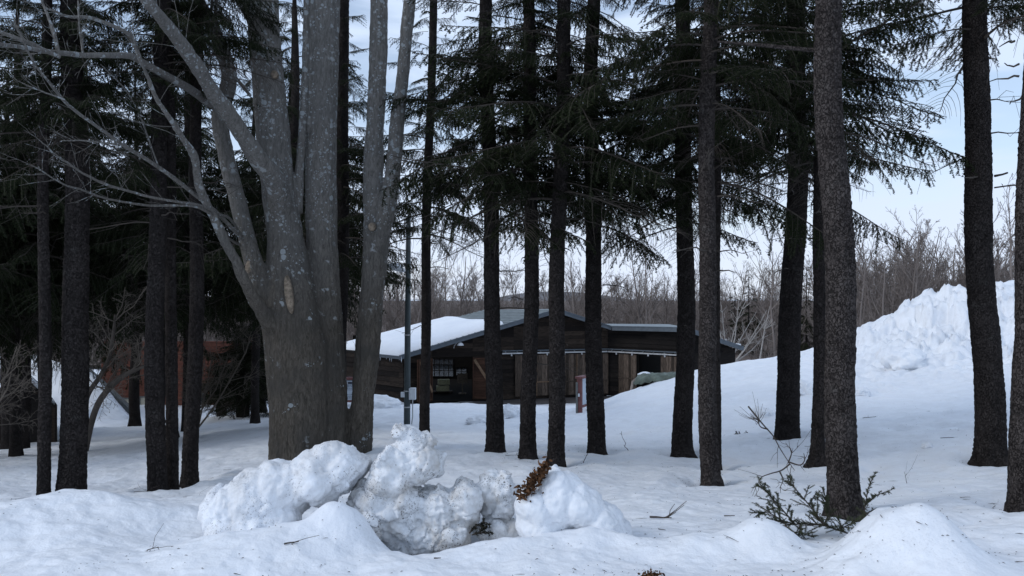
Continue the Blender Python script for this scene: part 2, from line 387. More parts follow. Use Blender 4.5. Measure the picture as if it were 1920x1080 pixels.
# x, y, height, half widths along x and y, rotation, power
BUMPS = [
 (pt(190, 6.2), 6.15, 0.24, 0.95, 0.40, 0.05, 2), (pt(0, 5.6), 5.6, 0.16, 0.7, 0.5, 0, 2), (pt(250, 5.1), 5.0, 0.06, 0.8, 0.4, 0, 2),
 (pt(645, 5.45), 5.47, 0.20, 0.22, 0.22, 0, 3), (pt(590, 5.45), 5.45, 0.09, 0.34, 0.24, 0, 2), (pt(540, 5.2), 5.2, 0.12, 0.45, 0.3, 0, 2), (pt(420, 5.2), 5.2, 0.08, 0.3, 0.3, 0, 2),
 (pt(960, 5.35), 5.33, 0.10, 0.35, 0.16, 0, 2), (pt(1120, 5.5), 5.5, 0.12, 0.35, 0.18, -0.2, 2),
 (pt(1436, 5.4), 5.4, 0.155, 0.22, 0.19, 0, 2.4), (pt(1340, 5.4), 5.4, 0.09, 0.4, 0.2, 0, 2), (pt(1540, 5.85), 5.85, -0.05, 0.35, 0.3, 0, 2),
 (pt(1690, 4.95), 4.95, 0.28, 0.31, 0.36, 0, 3.0), (pt(1790, 4.7), 4.65, 0.11, 0.34, 0.3, 0, 2), (pt(1610, 4.75), 4.75, 0.10, 0.22, 0.25, 0, 2),
 (pt(1850, 6.2), 6.1, -0.06, 0.35, 0.2, 0, 2), (pt(1905, 5.6), 5.5, 0.10, 0.6, 0.3, 0, 2),
 (pt(800, 5.9), 5.86, -0.34, 0.42, 0.36, 0, 4), (pt(600, 5.85), 5.85, -0.22, 0.22, 0.12, 0.3, 2), (pt(905, 5.75), 5.78, -0.22, 0.22, 0.2, 0, 2),
]
def hillmask(x, y):
    zz = CAMZ - HY / F * 0
    px = 960 + x / np.maximum(y, 0.5) * F
    return sstep(1480, 1640, px) * sstep(17, 22, y) * (1 - sstep(34, 42, y))
def chunkmask(x, y):
    return np.exp(-(((x - 14.9) / 3.5) ** 2 + ((y - 25.6) / 3.6) ** 2))

def ground(x, y, fine=True):
    x = np.asarray(x, float).ravel(); y = np.asarray(y, float).ravel()
    z = base(y)
    for i in range(0, len(x), 60000):
        s = slice(i, i + 60000); z[s] += _rk(x[s], y[s]) @ _wt
    # flat yard before the barn
    yard = sstep(32.5, 35.5, y) * (1 - sstep(56, 60, y)) * sstep(-6.6, -4.6, x) * (1 - sstep(7.5, 9.0, x))
    z = z * (1 - yard) + yard * -3.44
    z = z + sstep(57, 62, y) * (0.03 * (np.minimum(y, 170) - 60))
    for bx, by, h, sx, sy, r, pw in BUMPS:
        dx, dy = x - bx, y - by; c, s = math.cos(r), math.sin(r)
        e = ((c * dx + s * dy) / sx) ** 2 + ((-s * dx + c * dy) / sy) ** 2
        z += h * np.exp(-e ** (pw / 2))
    for t in TREES:
        tx, ty = pt(t[0], t[5]), t[5]; r = t[2] / F * t[5] / 2
        d = np.hypot(x - tx, y - ty)
        z -= (0.06 + 0.07 * ((t[0] * 7) % 10) / 10) * np.exp(-((d - r) / 0.17) ** 2) * (d > r * 0.3) - 0.03 * np.exp(-((d - r - 0.45) / 0.25) ** 2)
    if fine:
        near = 1 - sstep(8, 30, y); o = np.zeros(len(x))
        p = np.stack([x, y, o], 1); amp = 1 - 0.85 * yard
        z += amp * 0.050 * fbm(p * 0.55, 3) + amp * 0.030 * fbm(p * 1.9 + 5, 3)
        z += amp * 0.015 * fbm(p * np.array([5.0, 7.5, 1]) + 11, 3) * (0.5 + 0.5 * near)
        # old footprints and dimples
        f1, _, idn = cells(x * 1.15, y * 1.15, 0, 3)
        z -= (0.075 * np.exp(-(f1 / 0.20) ** 2) * (idn > 0.72)) * sstep(6.3, 7.5, y) * amp
        hm = hillmask(x, y); ck = chunkmask(x, y)
        z += hm * (-0.16 + 0.05 * ridged(p * 2.2 + 3, 3) + 0.07 * fbm(p * 0.9, 3))
        wx, wy = 0.9 * pnoise(p * 0.8) + 0.35 * pnoise(p * 2.3), 0.9 * pnoise(p * 0.8 + 7) + 0.35 * pnoise(p * 2.3 + 4)
        f1, df, idn = cells(x * 0.75 + wx, y * 0.9 + wy, 0, 9)
        lump = np.clip(1 - f1 / 0.66, 0, 1) ** 0.5 * (idn > 0.42) * (0.3 + 0.7 * idn)
        f1b, _, idb = cells(x * 2.3 + wx * 1.5, y * 2.3 + wy, 0, 12)
        f1c, _, idc = cells(x * 5.3 + wx * 2, y * 5.3 + wy * 2, 0, 15)
        z += ck * (0.80 * lump - 0.60 + 0.24 * np.clip(1 - f1b / 0.6, 0, 1) ** 0.5 * idb * (idb > .35) + 0.08 * np.clip(1 - f1c / 0.6, 0, 1) ** 0.5 * (idc > .5) + 0.26 * ridged(p * 1.6 + 8, 4) - .10)
        z += hm * (0.09 * np.clip(1 - f1b / 0.6, 0, 1) ** 0.6 * (idb > 0.72) * idb + 0.05 * np.clip(1 - f1c / 0.6, 0, 1) ** 0.6 * (idc > 0.66))
    return z

def gz(x, y): return float(ground([x], [y])[0])

def make_ground():
    a = np.concatenate([np.linspace(-180, -52, 24, endpoint=False), np.linspace(-52, -38, 40, endpoint=False), np.linspace(-38, 38, 800, endpoint=False),
                        np.linspace(38, 52, 40, endpoint=False), np.linspace(52, 180, 24, endpoint=False)])
    a = np.radians(a)
    r = np.concatenate([[0.05, 0.4, 0.9, 1.5, 2.2, 3.0, 3.6], np.geomspace(4.2, 8.5, 300, endpoint=False), np.geomspace(8.5, 45, 420, endpoint=False),
                        np.geomspace(45, 180, 60, endpoint=False), np.geomspace(180, 3000, 14)])
    A, R = np.meshgrid(a, r); x = (R * np.sin(A)).ravel(); y = (R * np.cos(A)).ravel()
    z = ground(x, y)
    far = sstep(170, 260, np.hypot(x, y)); z = z * (1 - far) + far * -1.0
    na, nr = len(a), len(r); i = np.arange(nr - 1)[:, None] * na; j = np.arange(na)[None]; k = (j + 1) % na
    mb = MB(); mb.add(np.stack([x, y, z], 1), np.stack([i + j, i + k, i + na + k, i + na + j], -1).reshape(-1, 4))
    o = mb.build('snow_ground', M['snow_semi'], smooth=True); tag(o, kind='structure')
    return o
make_ground()

# brushwood slope that carries the wood behind the barn, and the far hill
mb = MB(); xs = np.linspace(-500, 500, 240); ys = np.concatenate([np.linspace(58, 190, 50), np.linspace(210, 620, 24)])
X, Y = np.meshgrid(xs, ys); p = np.stack([X.ravel(), Y.ravel(), 0 * X.ravel()], 1)
Z = ground(X.ravel(), Y.ravel(), False) + 0.25 + 0.5 * fbm(p * 0.15, 3)
i = np.arange(len(ys) - 1)[:, None] * len(xs); j = np.arange(len(xs) - 1)[None]
mb.add(np.stack([X.ravel(), Y.ravel(), Z], 1), np.stack([i + j, i + j + 1, i + j + 1 + len(xs), i + j + len(xs)], -1).reshape(-1, 4))
tag(mb.build('hillside', M['floor_brush'], smooth=True), kind='structure')
mb = MB(); xs = np.linspace(-900, 900, 160); ys = np.linspace(600, 1000, 16)
X, Y = np.meshgrid(xs, ys); x = X.ravel(); y = Y.ravel()
h = 8.2 * np.exp(-(np.abs(x - 42) / 62) ** 3) + 1.5 + 5 * np.exp(-((x - 760) / 300) ** 2)
Z = -4 + h * sstep(600, 760, y) * 1.25 + 1.2 * fbm(np.stack([x, y, 0 * x], 1) * 0.02, 4)
i = np.arange(len(ys) - 1)[:, None] * len(xs); j = np.arange(len(xs) - 1)[None]
mb.add(np.stack([x, y, Z], 1), np.stack([i + j, i + j + 1, i + j + 1 + len(xs), i + j + len(xs)], -1).reshape(-1, 4))
tag(mb.build('far_hill', M['far_hill'], smooth=True), kind='structure')

# ---------------------------------------------------------------- snow heaps dug up in front
def heap(name, blobs, mat, label, vox=0.013, amp=0.035, fr=4.0, rough=1.0, group=None):
    bm = bmesh.new()
    for (px, py, d, rx, ry, rz, rot) in blobs:
        c = P(px, py, d)
        Mx = Matrix.Translation(Vector(c)) @ Matrix.Rotation(rot, 4, 'Y') @ Matrix.Diagonal((rx, ry, rz, 1))
        bmesh.ops.create_icosphere(bm, subdivisions=4, radius=1.0, matrix=Mx)
    g = np.random.default_rng(len(label))
    for (px, py, d, rx, ry, rz, rot) in blobs:                # broken crust blocks bedded in the surface
        c = P(px, py, d)
        for _ in range(int(13 * max(0, rough - .4))):
            a = g.normal(0, 1, 3); a /= np.linalg.norm(a); a[1] = -abs(a[1]); s = g.uniform(.25, .6) * min(rx, ry, rz)
            q = c + a * np.array([rx, ry, rz]) * g.uniform(.72, .98)
            Mx = Matrix.Translation(Vector(q)) @ Matrix.Rotation(g.uniform(0, 3), 4, Vector(g.normal(0, 1, 3)).normalized()) @ Matrix.Diagonal((s * g.uniform(1, 2.2), s * g.uniform(.8, 1.6), s * g.uniform(.6, 1.1), 1))
            bmesh.ops.create_cube(bm, size=1.0, matrix=Mx)
    me = bpy.data.meshes.new(name); bm.to_mesh(me); bm.free()
    # displacement before the voxel pass gives folds and overhangs
    v = np.zeros(len(me.vertices) * 3, np.float32); me.vertices.foreach_get('co', v); v = v.reshape(-1, 3).astype(float)
    n = np.zeros(len(v) * 3, np.float32); me.vertices.foreach_get('normal', n); n = n.reshape(-1, 3)
    v += n * (amp * 1.6 * fbm(v * fr * 0.7, 2))[:, None]
    me.vertices.foreach_set('co', v.astype(np.float32).ravel()); me.update()
    o = bpy.data.objects.new(name, me); C.objects.link(o)
    md = o.modifiers.new('r', 'REMESH'); md.mode = 'VOXEL'; md.voxel_size = vox; md.use_smooth_shade = True
    sm = o.modifiers.new('s', 'SMOOTH'); sm.factor = 0.5; sm.iterations = 6
    dg = bpy.context.evaluated_depsgraph_get(); me2 = bpy.data.meshes.new_from_object(o.evaluated_get(dg))
    o.modifiers.clear(); o.data = me2
    nv = len(me2.vertices); v = np.zeros(nv * 3, np.float32); me2.vertices.foreach_get('co', v); v = v.reshape(-1, 3).astype(float)
    n = np.zeros(nv * 3, np.float32); me2.vertices.foreach_get('normal', n); n = n.reshape(-1, 3)
    f1, df, idn = cells(v[:, 0] * 9 + v[:, 1] * 6 + pnoise(v * 6) * 0.5, v[:, 2] * 9 - v[:, 1] * 4 + pnoise(v * 6 + 9) * 0.5, 0, 5)
    q3 = np.stack([v[:, 0], v[:, 2], v[:, 1]], 1); wv = 0.35 * pnoise(v * 7); g1, gd, gi = cells(v[:, 0] * 6.5 + v[:, 1] * 3 + wv, v[:, 2] * 7.5 - v[:, 1] * 3 + wv, 0, 8)
    block = (gi - .5) * 1.1 * sstep(0.0, 0.12, gd) - 0.35 * (1 - sstep(0.0, 0.10, gd))
    h1, hd2, hi_ = cells(v[:, 0] * 17 + v[:, 1] * 9 + 2 * wv, v[:, 2] * 19 - v[:, 1] * 8, 0, 4)
    block += 0.45 * (hi_ - .5) * sstep(0.0, 0.15, hd2)
    disp = amp * (0.95 * rough * block + 0.8 * fbm(v * fr, 3) + 0.34 * rough * ridged(v * fr * 1.9 + 0.4 * pnoise(v * 9)[:, None], 4) 
                  + 0.22 * fbm(v * fr * 4, 3) + 0.20 * (ridged(v * fr * 5 + pnoise(v * 20)[:, None] * .6, 3) - 1.0))
    v += n * disp[:, None]
    c = v.mean(0); c[2] = v[:, 2].min(); v -= c
    me2.vertices.foreach_set('co', v.astype(np.float32).ravel()); me2.materials.clear(); me2.materials.append(mat)
    me2.polygons.foreach_set('use_smooth', np.ones(len(me2.polygons), bool)); me2.update()
    o.location = c; o.name = name
    tag(o, label, 'snow heap', group)
    return o

heap('snow_heap', [
  (432, 965, 5.70, .145, .24, .20, .1), (480, 945, 5.75, .20, .28, .235, .0), (535, 922, 5.8, .22, .28, .22, -.45), (590, 895, 5.85, .20, .28, .21, -.45),
  (640, 878, 5.9, .15, .24, .16, .2), (668, 880, 5.95, .065, .16, .11, .5), (430, 1015, 5.6, .14, .24, .18, 0), (480, 1010, 5.6, .22, .24, .18, 0), (530, 970, 5.7, .16, .22, .14, -.4), (620, 850, 5.9, .11, .2, .09, 0), (600, 925, 5.85, .10, .22, .12, -.5), (405, 950, 5.72, .07, .18, .14, 0)],
  M['snow_slab'], 'broad leaning slab of dug snow in front of the big multi-stemmed tree', amp=0.034, rough=0.5)
heap('snow_heap', [
  (745, 880, 5.95, .15, .20, .13, 0), (790, 872, 5.98, .16, .18, .15, 0), (775, 840, 6.0, .11, .13, .10, 0), (735, 905, 5.92, .15, .18, .10, 0),
  (815, 880, 6.0, .09, .12, .10, 0), (832, 862, 6.02, .022, .03, .05, .2), (770, 815, 6.0, .075, .08, .020, .25), (755, 812, 5.97, .04, .05, .012, .5), (800, 825, 6.0, .08, .09, .04, .1)],
  M['snow_dirty'], 'tallest lumpy snow heap with a thin shelf and dirt on its top', amp=0.036, rough=0.75, vox=0.011)
heap('snow_heap', [
  (700, 955, 5.95, .16, .22, .20, 0), (760, 950, 5.98, .18, .22, .20, 0), (820, 955, 5.98, .17, .2, .20, 0), (865, 945, 6.0, .12, .18, .17, 0),
  (920, 925, 6.12, .11, .14, .17, 0), (945, 935, 6.1, .11, .14, .2, 0), (790, 1000, 6.0, .3, .2, .14, 0), (690, 1000, 5.75, .10, .14, .12, 0), (840, 1005, 5.9, .12, .1, .08, 0), (940, 990, 6.1, .2, .15, .1, 0), (735, 990, 5.85, .12, .12, .1, 0)],
  M['snow_dirty'], 'low wall of dirty broken snow at the back of the dug pit', amp=0.046, rough=0.85, vox=0.011)
heap('snow_heap', [
  (1045, 945, 5.75, .15, .22, .25, 0), (1080, 950, 5.75, .17, .22, .17, .45), (1003, 962, 5.7, .12, .2, .18, -.35), (1043, 888, 5.78, .05, .10, .075, 0), (1062, 905, 5.78, .09, .14, .10, .4), (1125, 978, 5.75, .17, .2, .11, .45), (1160, 995, 5.75, .12, .16, .06, .3), (1010, 985, 5.65, .16, .14, .12, 0)],
  M['snow_semi'], 'cone-shaped heap of clean snow with brown leaves on its flank', amp=0.030, rough=0.4)

# ---------------------------------------------------------------- barn
FZ = -3.35
B0 = np.array([-5.3, 39.0]); B1 = np.array([5.06, 42.0]); BL = np.linalg.norm(B1 - B0); BU = (B1 - B0) / BL
W2 = np.array([8.46, 39.08]); W4 = np.array([11.34, 40.5]); BW = np.array([-10.76, 44.66])
def u_at(px, a=B0, b=B1):
    k = (px - 960.0) / F; d = b - a; t = (k * a[1] - a[0]) / (d[0] - k * d[1]); return t * np.linalg.norm(d)
def siding(mb, a, b, poly, ph=0.235, proud=0.036, off=0.0, seed=0, vertical=False):
    """lap boards on the wall from a to b (plan points); poly = convex outline in (u, z)"""
    a = np.array(a); b = np.array(b); U = (b - a) / np.linalg.norm(b - a); N = np.array([U[1], -U[0]])   # outward = towards the camera
    r = np.random.default_rng(seed); poly = np.array(poly, float)
    if vertical: poly = poly[:, ::-1]
    lo, hi = poly[:, 1].min(), poly[:, 1].max()
    def span(z):
        xs = []
        n = len(poly)
        for i in range(n):
            p, q = poly[i], poly[(i + 1) % n]
            if (p[1] - z) * (q[1] - z) <= 0 and abs(p[1] - q[1]) > 1e-9:
                xs.append(p[0] + (q[0] - p[0]) * (z - p[1]) / (q[1] - p[1]))
        return (min(xs), max(xs)) if len(xs) > 1 else None
    def put(c):
        c = np.array(c)
        if vertical: c = c[:, [1, 0, 2]]
        w = np.stack([a[0] + U[0] * c[:, 0] + N[0] * (c[:, 2] + off), a[1] + U[1] * c[:, 0] + N[1] * (c[:, 2] + off), c[:, 1]], 1)
        mb.add(w, [[0, 1, 2, 3], [4, 5, 1, 0]] if not vertical else [[3, 2, 1, 0], [0, 1, 5, 4], [7, 6, 2, 3]])
    z = lo
    while z < hi - 0.02:
        w = ph * r.uniform(0.85, 1.15); z1 = min(z + w, hi)
        s0, s1 = span(z + 1e-4), span(z1 - 1e-4)
        if s0 and s1:
            cuts = [0.0]; ln = max(s0[1] - s0[0], 1e-6)
            while not vertical and cuts[-1] + 2.0 / ln < 1: cuts.append(cuts[-1] + r.uniform(1.8, 3.6) / ln)
            cuts = [c for c in cuts if c < 0.97] + [1.0]
            for c0, c1 in zip(cuts[:-1], cuts[1:]):
                xa0, xa1 = s0[0] + (s0[1] - s0[0]) * c0, s0[0] + (s0[1] - s0[0]) * c1 - (0.004 if c1 < 1 else 0)
                xb0, xb1 = s1[0] + (s1[1] - s1[0]) * c0, s1[0] + (s1[1] - s1[0]) * c1 - (0.004 if c1 < 1 else 0)
                j = r.uniform(0.0, 0.008)
                if vertical:
                    e = min(0.006, (z1 - z) / 4)
                    put([[xa0, z + e, proud + j], [xa1, z + e, proud + j], [xb1, z1 - e, proud + j], [xb0, z1 - e, proud + j],
                         [xa0, z + e, 0], [xa1, z + e, 0], [xb1, z1 - e, 0], [xb0, z1 - e, 0]])
                else:
                    put([[xa0, z, proud + j], [xa1, z, proud + j], [xb1, z1, 0.002], [xb0, z1, 0.002], [xa0, z, 0], [xa1, z, 0]])
        z = z1
def wallslab(mb, a, b, poly, th=0.12):
    a = np.array(a); b = np.array(b); U = (b - a) / np.linalg.norm(b - a); N = np.array([U[1], -U[0]])
    pts = [[a[0] + U[0] * u, a[1] + U[1] * u, z] for u, z in poly]
    mb.prism(pts, [-N[0] * th, -N[1] * th, 0])
def onwall(a, b, u, z, off):
    a = np.array(a); b = np.array(b); U = (b - a) / np.linalg.norm(b - a); N = np.array([U[1], -U[0]])
    q = a + U * u + N * off; return np.array([q[0], q[1], z])

barn = empty('barn', (0, 41.5, FZ)); tag(barn, 'long dark wooden barn with a snow-covered roof and open doors', 'barn')
bo = (barn,)
uA = u_at(1045); zE, zA, zD = -1.0, 1.12, 0.20
def roofz(u): return zE + (zA - zE) * u / uA if u < uA else zA + (zD - zA) * (u - uA) / (BL - uA)
uo0, uo1 = u_at(810), u_at(886); zo = -1.15
us0, us1 = u_at(964), BL; zr = -1.02           # sliding door stretch
ud0, ud1 = u_at(940), u_at(963)
wf, ws = MB(), MB()
for pl in ([(0, FZ), (uo0, FZ), (uo0, roofz(uo0)), (0, roofz(0))],
           [(uo0, zo), (uo1, zo), (uo1, roofz(uo1)), (uo0, roofz(uo0))],
           [(uo1, FZ), (ud1, FZ), (ud1, roofz(ud1)), (uo1, roofz(uo1))],
           [(ud1, zr - 0.02), (BL, zr - 0.02), (BL, zD), (uA, zA), (ud1, roofz(ud1))],
           [(ud1, FZ), (us1, FZ), (us1, zr - 0.024), (ud1, zr - 0.024)]):
    wallslab(ws, B0, B1, pl); siding(wf, B0, B1, pl, seed=len(wf.v))
# left side wall (runs back to the left) and the wing
siding(wf, BW, B0, [(0, FZ), (np.linalg.norm(B0 - BW), FZ), (np.linalg.norm(B0 - BW), zE), (0, zE)], seed=5)
wallslab(ws, BW, B0, [(0, FZ), (np.linalg.norm(B0 - BW), FZ), (np.linalg.norm(B0 - BW), zE - .003), (0, zE - .003)])
wl = np.linalg.norm(W2 - B1)
wu = lambda px: u_at(px, B1, W2)
sb = MB()
for pl in ([(0, zr), (wl, zr), (wl, 0.22), (0, 0.20)], [(0, FZ), (wu(1198), FZ), (wu(1198), zr - .003), (0, zr - .003)], [(wu(1241), FZ), (wl, FZ), (wl, zr - .003), (wu(1241), zr - .003)]):
    siding(sb, B1, W2, pl, seed=31); wallslab(ws, B1, W2, pl)
wl2 = np.linalg.norm(W4 - W2)
pl = [(0, FZ), (wl2, FZ), (wl2, -0.80), (0, 0.22)]
siding(sb, W2, W4, pl, seed=41); wallslab(ws, W2, W4, pl)
# back wall with two window holes, end walls
K0 = np.array([-10.2, 51.0]); K1 = np.array([4.0, 50.0]); 
def ku(px): return u_at(px, K0, K1)
def kz(py, px):
    u = ku(px); d = (K0 + (K1 - K0) * u / np.linalg.norm(K1 - K0))[1]; return CAMZ - (py - HY) / F * d
kl = np.linalg.norm(K1 - K0); wz0, wz1 = kz(706, 830), kz(672, 830); h1 = (ku(806), ku(850)); h2 = (ku(855), ku(875)); h2z = (kz(704, 865), kz(688, 865))
for pl in ([(0, FZ), (kl, FZ), (kl, wz0), (0, wz0)], [(0, wz1), (kl, wz1), (kl, 0.2), (0, -0.6)], [(0, wz0), (h1[0], wz0), (h1[0], wz1), (0, wz1)],
           [(h1[1], wz0), (h2[0], wz0), (h2[0], wz1), (h1[1], wz1)], [(h2[0], wz0), (h2[1], wz0), (h2[1], h2z[0]), (h2[0], h2z[0])],
           [(h2[0], h2z[1]), (h2[1], h2z[1]), (h2[1], wz1), (h2[0], wz1)], [(h2[1], wz0), (kl, wz0), (kl, wz1), (h2[1], wz1)]):
    wallslab(ws, K0, K1, pl)
wallslab(ws, B1 + [0.35, 0.3], K1 + [6.0, 0.5], [(0, FZ), (8, FZ), (8, zr), (0, zr)])
ws.prism([[W4[0], W4[1] + .12, FZ], [W4[0] + .6, W4[1] + 7.5, FZ], [W4[0] + .6, W4[1] + 7.5, -0.8], [W4[0], W4[1] + .12, -0.8]], [-0.12, 0, 0])
ws.prism([[BW[0], BW[1] + .1, FZ], [K0[0], K0[1], FZ], [K0[0], K0[1], zE], [BW[0], BW[1] + .1, zE]], [0.12, 0, 0])
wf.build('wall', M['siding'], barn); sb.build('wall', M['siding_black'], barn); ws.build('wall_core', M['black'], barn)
# window grids in the back wall
def win(u0, u1, z0, z1, nx, ny):
    m = MB(); g = MB()
    for i in range(nx + 1):
        u = u0 + (u1 - u0) * i / nx; m.bar(onwall(K0, K1, u, z0, .02), onwall(K0, K1, u, z1, .02), 0.05, 0.045)
    for i in range(ny + 1):
        z = z0 + (z1 - z0) * i / ny; m.bar(onwall(K0, K1, u0, z, .03), onwall(K0, K1, u1, z, .03), 0.05, 0.04)
    f = m.build('window', M['black'], barn)
    c0, c1 = onwall(K0, K1, u0, z0, -.05), onwall(K0, K1, u1, z1, -.05); g.prism([c0, [c1[0], c1[1], c0[2]], c1, [c0[0], c0[1], c1[2]]], [0, .02, 0]); g.build('pane', M['pane'], f)
win(h1[0], h1[1], wz0, wz1, 5, 3); win(h2[0], h2[1], h2z[0], h2z[1], 2, 2)
# interior floor
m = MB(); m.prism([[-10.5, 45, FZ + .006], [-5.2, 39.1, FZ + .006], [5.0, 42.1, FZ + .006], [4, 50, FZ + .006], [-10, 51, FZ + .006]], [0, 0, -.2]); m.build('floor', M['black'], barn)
# roof
RA, RB, RD = P(753, 666, 38.4), P(1045, 579, 40.6), P(1146, 611.5, 41.4)
RR, RE = P(908, 581, 46.5), P(632, 654, 44.4)
RD2 = RD + (RR - RB)
m = MB()
for pts in ([RA, RB, RR], [RA, RR, RE], [RB, RD, RD2], [RB, RD2, RR]): m.prism(pts, [0, 0, -0.10])
m.build('roof', M['roof'], barn)
m = MB(); n = 60        # standing seams
for i in range(1, 26):
    t = i / 26.0; a = RA + (RB - RA) * t; b = RE + (RR - RE) * t; m.bar(a + [0, 0, .02], b + [0, 0, .02], 0.03, 0.035)
m.build('roof_seam', M['roof'], barn)
WG, WF_ = P(1393, 650, 40.0), P(1288, 614, 38.4)
m = MB(); bk = np.array([0.4, 6.5, -0.05])
m.prism([RD + [.02, 0, -.03], WF_, WF_ + bk, RD + bk + [.02, 0, -.03]], [0, 0, -.1]); m.prism([WF_ + [.01, 0, .004], WG, WG + bk, WF_ + bk + [.01, 0, .004]], [0, 0, -.1])
m.build('roof', M['roof'], barn)
m = MB()
for a, b in ((RA, RB), (RB, RD), (RD + [.05, -.05, -.02], WF_ + [0, -.02, -.02]), (WF_ + [.03, -.03, -.02], WG + [0, -.02, 0]), (RE, RA)):
    d = np.array([0, -0.05, -0.10]); m.bar(a + d, b + d, 0.07, 0.20)
for a, b in ((RA, RB), (RB, RD), (RD, WF_), (WF_, WG)):
    m.bar(a + [0, -.10, -.005], b + [0, -.10, -.005], 0.05, 0.05)
m.build('fascia', M['fascia'], barn)
# snow lying on the left roof slope
n1, n2 = 70, 40; S_, T_ = np.meshgrid(np.linspace(0, 1, n1), np.linspace(0, 1, n2))
smax = 0.655 + 0.10 * T_ + 0.012 * np.sin(T_ * 9); s = -0.012 + S_ * (smax + 0.012); t = 0.012 + T_ * 0.985
pos = (RA * ((1 - s) * (1 - t))[..., None] + RB * (s * (1 - t))[..., None] + RE * ((1 - s) * t)[..., None] + RR * (s * t)[..., None])
edge = np.minimum(np.minimum(S_ * 7, (1 - S_) * 9), np.minimum(T_ * 12, (1 - T_) * 12)); edge = np.clip(edge, 0, 1)
th = 0.34 * (1 - (1 - edge) ** 2) ** 0.5 * (1 - 0.25 * S_) + 0.02
pp = pos.reshape(-1, 3); th = th.ravel() + 0.03 * fbm(pp * 1.2, 3) * edge.ravel()
top = pp + np.stack([0 * th, 0 * th, np.maximum(th, .01)], 1); bot = pp + [0, 0, -0.02]
i = np.arange(n2 - 1)[:, None] * n1; j = np.arange(n1 - 1)[None]; q = np.stack([i + j, i + j + 1, i + j + 1 + n1, i + j + n1], -1).reshape(-1, 4); N_ = n1 * n2
rim = [(y_ * n1, (y_ + 1) * n1) for y_ in range(n2 - 1)] + [(x_, x_ + 1) for x_ in range(n1 - 1)] + [(y_ * n1 + n1 - 1, (y_ + 1) * n1 + n1 - 1) for y_ in range(n2 - 1)] + [((n2 - 1) * n1 + x_, (n2 - 1) * n1 + x_ + 1) for x_ in range(n1 - 1)]
m = MB(); m.add(np.concatenate([top, bot]), np.concatenate([q, q[:, ::-1] + N_, np.array([[a, b, b + N_, a + N_] for a, b in rim])]))
m.build('roof_snow', M['snow_soft'], barn, smooth=True)
m = MB(); c = WG + [-.35, .3, .06]
m.box(c, (.5, .4, .14), 0.3); m.build('roof_snow', M['snow_soft'], barn)
for k in range(26):
    t = rng.uniform(0.0, 0.9) ** 1.4; a = RA * (1 - t) + RE * t + [0, -.05, -.02]; l = rng.uniform(.08, .38); m = MB()
    m.tube([a, a - [0, 0, l * .5], a - [0, 0, l]], [.03, .018, .003], 5); m.build('icicle', M['ice'], barn)
# open door leaves at the left opening
def leaf(hinge_u, ang, w, mat, flip):
    h0 = onwall(B0, B1, hinge_u, 0, .04)[:2]; base_dir = math.atan2(BU[1], BU[0])
    a2 = base_dir + ang; b2 = h0 + np.array([math.cos(a2), math.sin(a2)]) * w
    a_, b_ = (h0, b2) if not flip else (b2, h0)
    m = MB(); siding(m, a_, b_, [(0, FZ + .12), (w, FZ + .12), (w, zo - .05), (0, zo - .05)], 0.21, .02, seed=77)
    wallslab(m, a_, b_, [(0, FZ + .12), (w, FZ + .12), (w, zo - .05), (0, zo - .05)], .05)
    d = m.build('door', mat, barn); f = MB()
    for u in (.05, w - .05): f.bar(onwall(a_, b_, u, FZ + .08, .045), onwall(a_, b_, u, zo - .03, .045), .05, .12)
    for z in (FZ + .15, zo - .1, FZ + 1.45, FZ + .75): f.bar(onwall(a_, b_, .1, z, .04), onwall(a_, b_, w - .1, z, .04), .04, .10)
    f.build('frame', M['door_red'], d); f = MB()
    f.bar(onwall(a_, b_, .12, zo - .15, .07), onwall(a_, b_, w - .08, FZ + .5, .07), .04, .13); f.build('brace', M['brace'], d)
leaf(uo1, -0.55, 1.25, M['door_red'], False)
leaf(uo0, math.pi + 0.75, 1.15, M['door_red'], True)
# sliding plank doors under the rail
us = [us0, u_at(1003), u_at(1040), u_at(1078), u_at(1104), u_at(1139)]
for k, (a, b) in enumerate(zip(us[:-1], us[1:])):
    m = MB(); off = 0.09 + 0.05 * (k % 2); z0, z1 = FZ + .12 + 0.02 * (k % 2), zr - .10
    siding(m, B0, B1, [(a + .01, z0), (b - .01, z0), (b - .01, z1), (a + .01, z1)], 0.15, .025, off, 90 + k, True)
    d = m.build('sliding_door', M['door'], barn); f = MB()
    for z in (z0 + .7, ): f.bar(onwall(B0, B1, a + .02, z, off + .045), onwall(B0, B1, b - .02, z, off + .045), .03, .05)
    for u in (a + .04, b - .04): f.bar(onwall(B0, B1, u, z0, off + .05), onwall(B0, B1, u, z1, off + .05), .03, .07)
    f.build('batten', M['brace'] if k % 2 else M['door'], d)
for a, b in ((wu(1162), wu(1196)), (wu(1241), wl - .05)):
    m = MB(); siding(m, B1, W2, [(a, FZ + .1), (b, FZ + .1), (b, zr - .1), (a, zr - .1)], .15, .025, .09, int(a * 50), True); d = m.build('sliding_door', M['door'], barn)
    f = MB(); f.bar(onwall(B1, W2, a + .02, FZ + 1.0, .13), onwall(B1, W2, b - .02, FZ + 1.0, .13), .03, .06); f.build('batten', M['door'], d)
m = MB(); hd = MB()
for a, b, l0, l1 in ((B0, B1, ud0, BL - .12), (B1, W2, .12, wl)):
    m.bar(onwall(a, b, l0, zr, .17), onwall(a, b, l1, zr, .17), .07, .07)
    hd.bar(onwall(a, b, l0, zr + .13, .15), onwall(a, b, l1, zr + .13, .15), .24, .05)
    for u in np.arange(l0 + .2, l1, .62): m.bar(onwall(a, b, u, zr + .10, .05), onwall(a, b, u, zr, .17), .05, .05)
    for u in np.arange(l0 + .5, l1, .95): m.bar(onwall(a, b, u, zr - .14, .15), onwall(a, b, u, zr, .15), .07, .05)
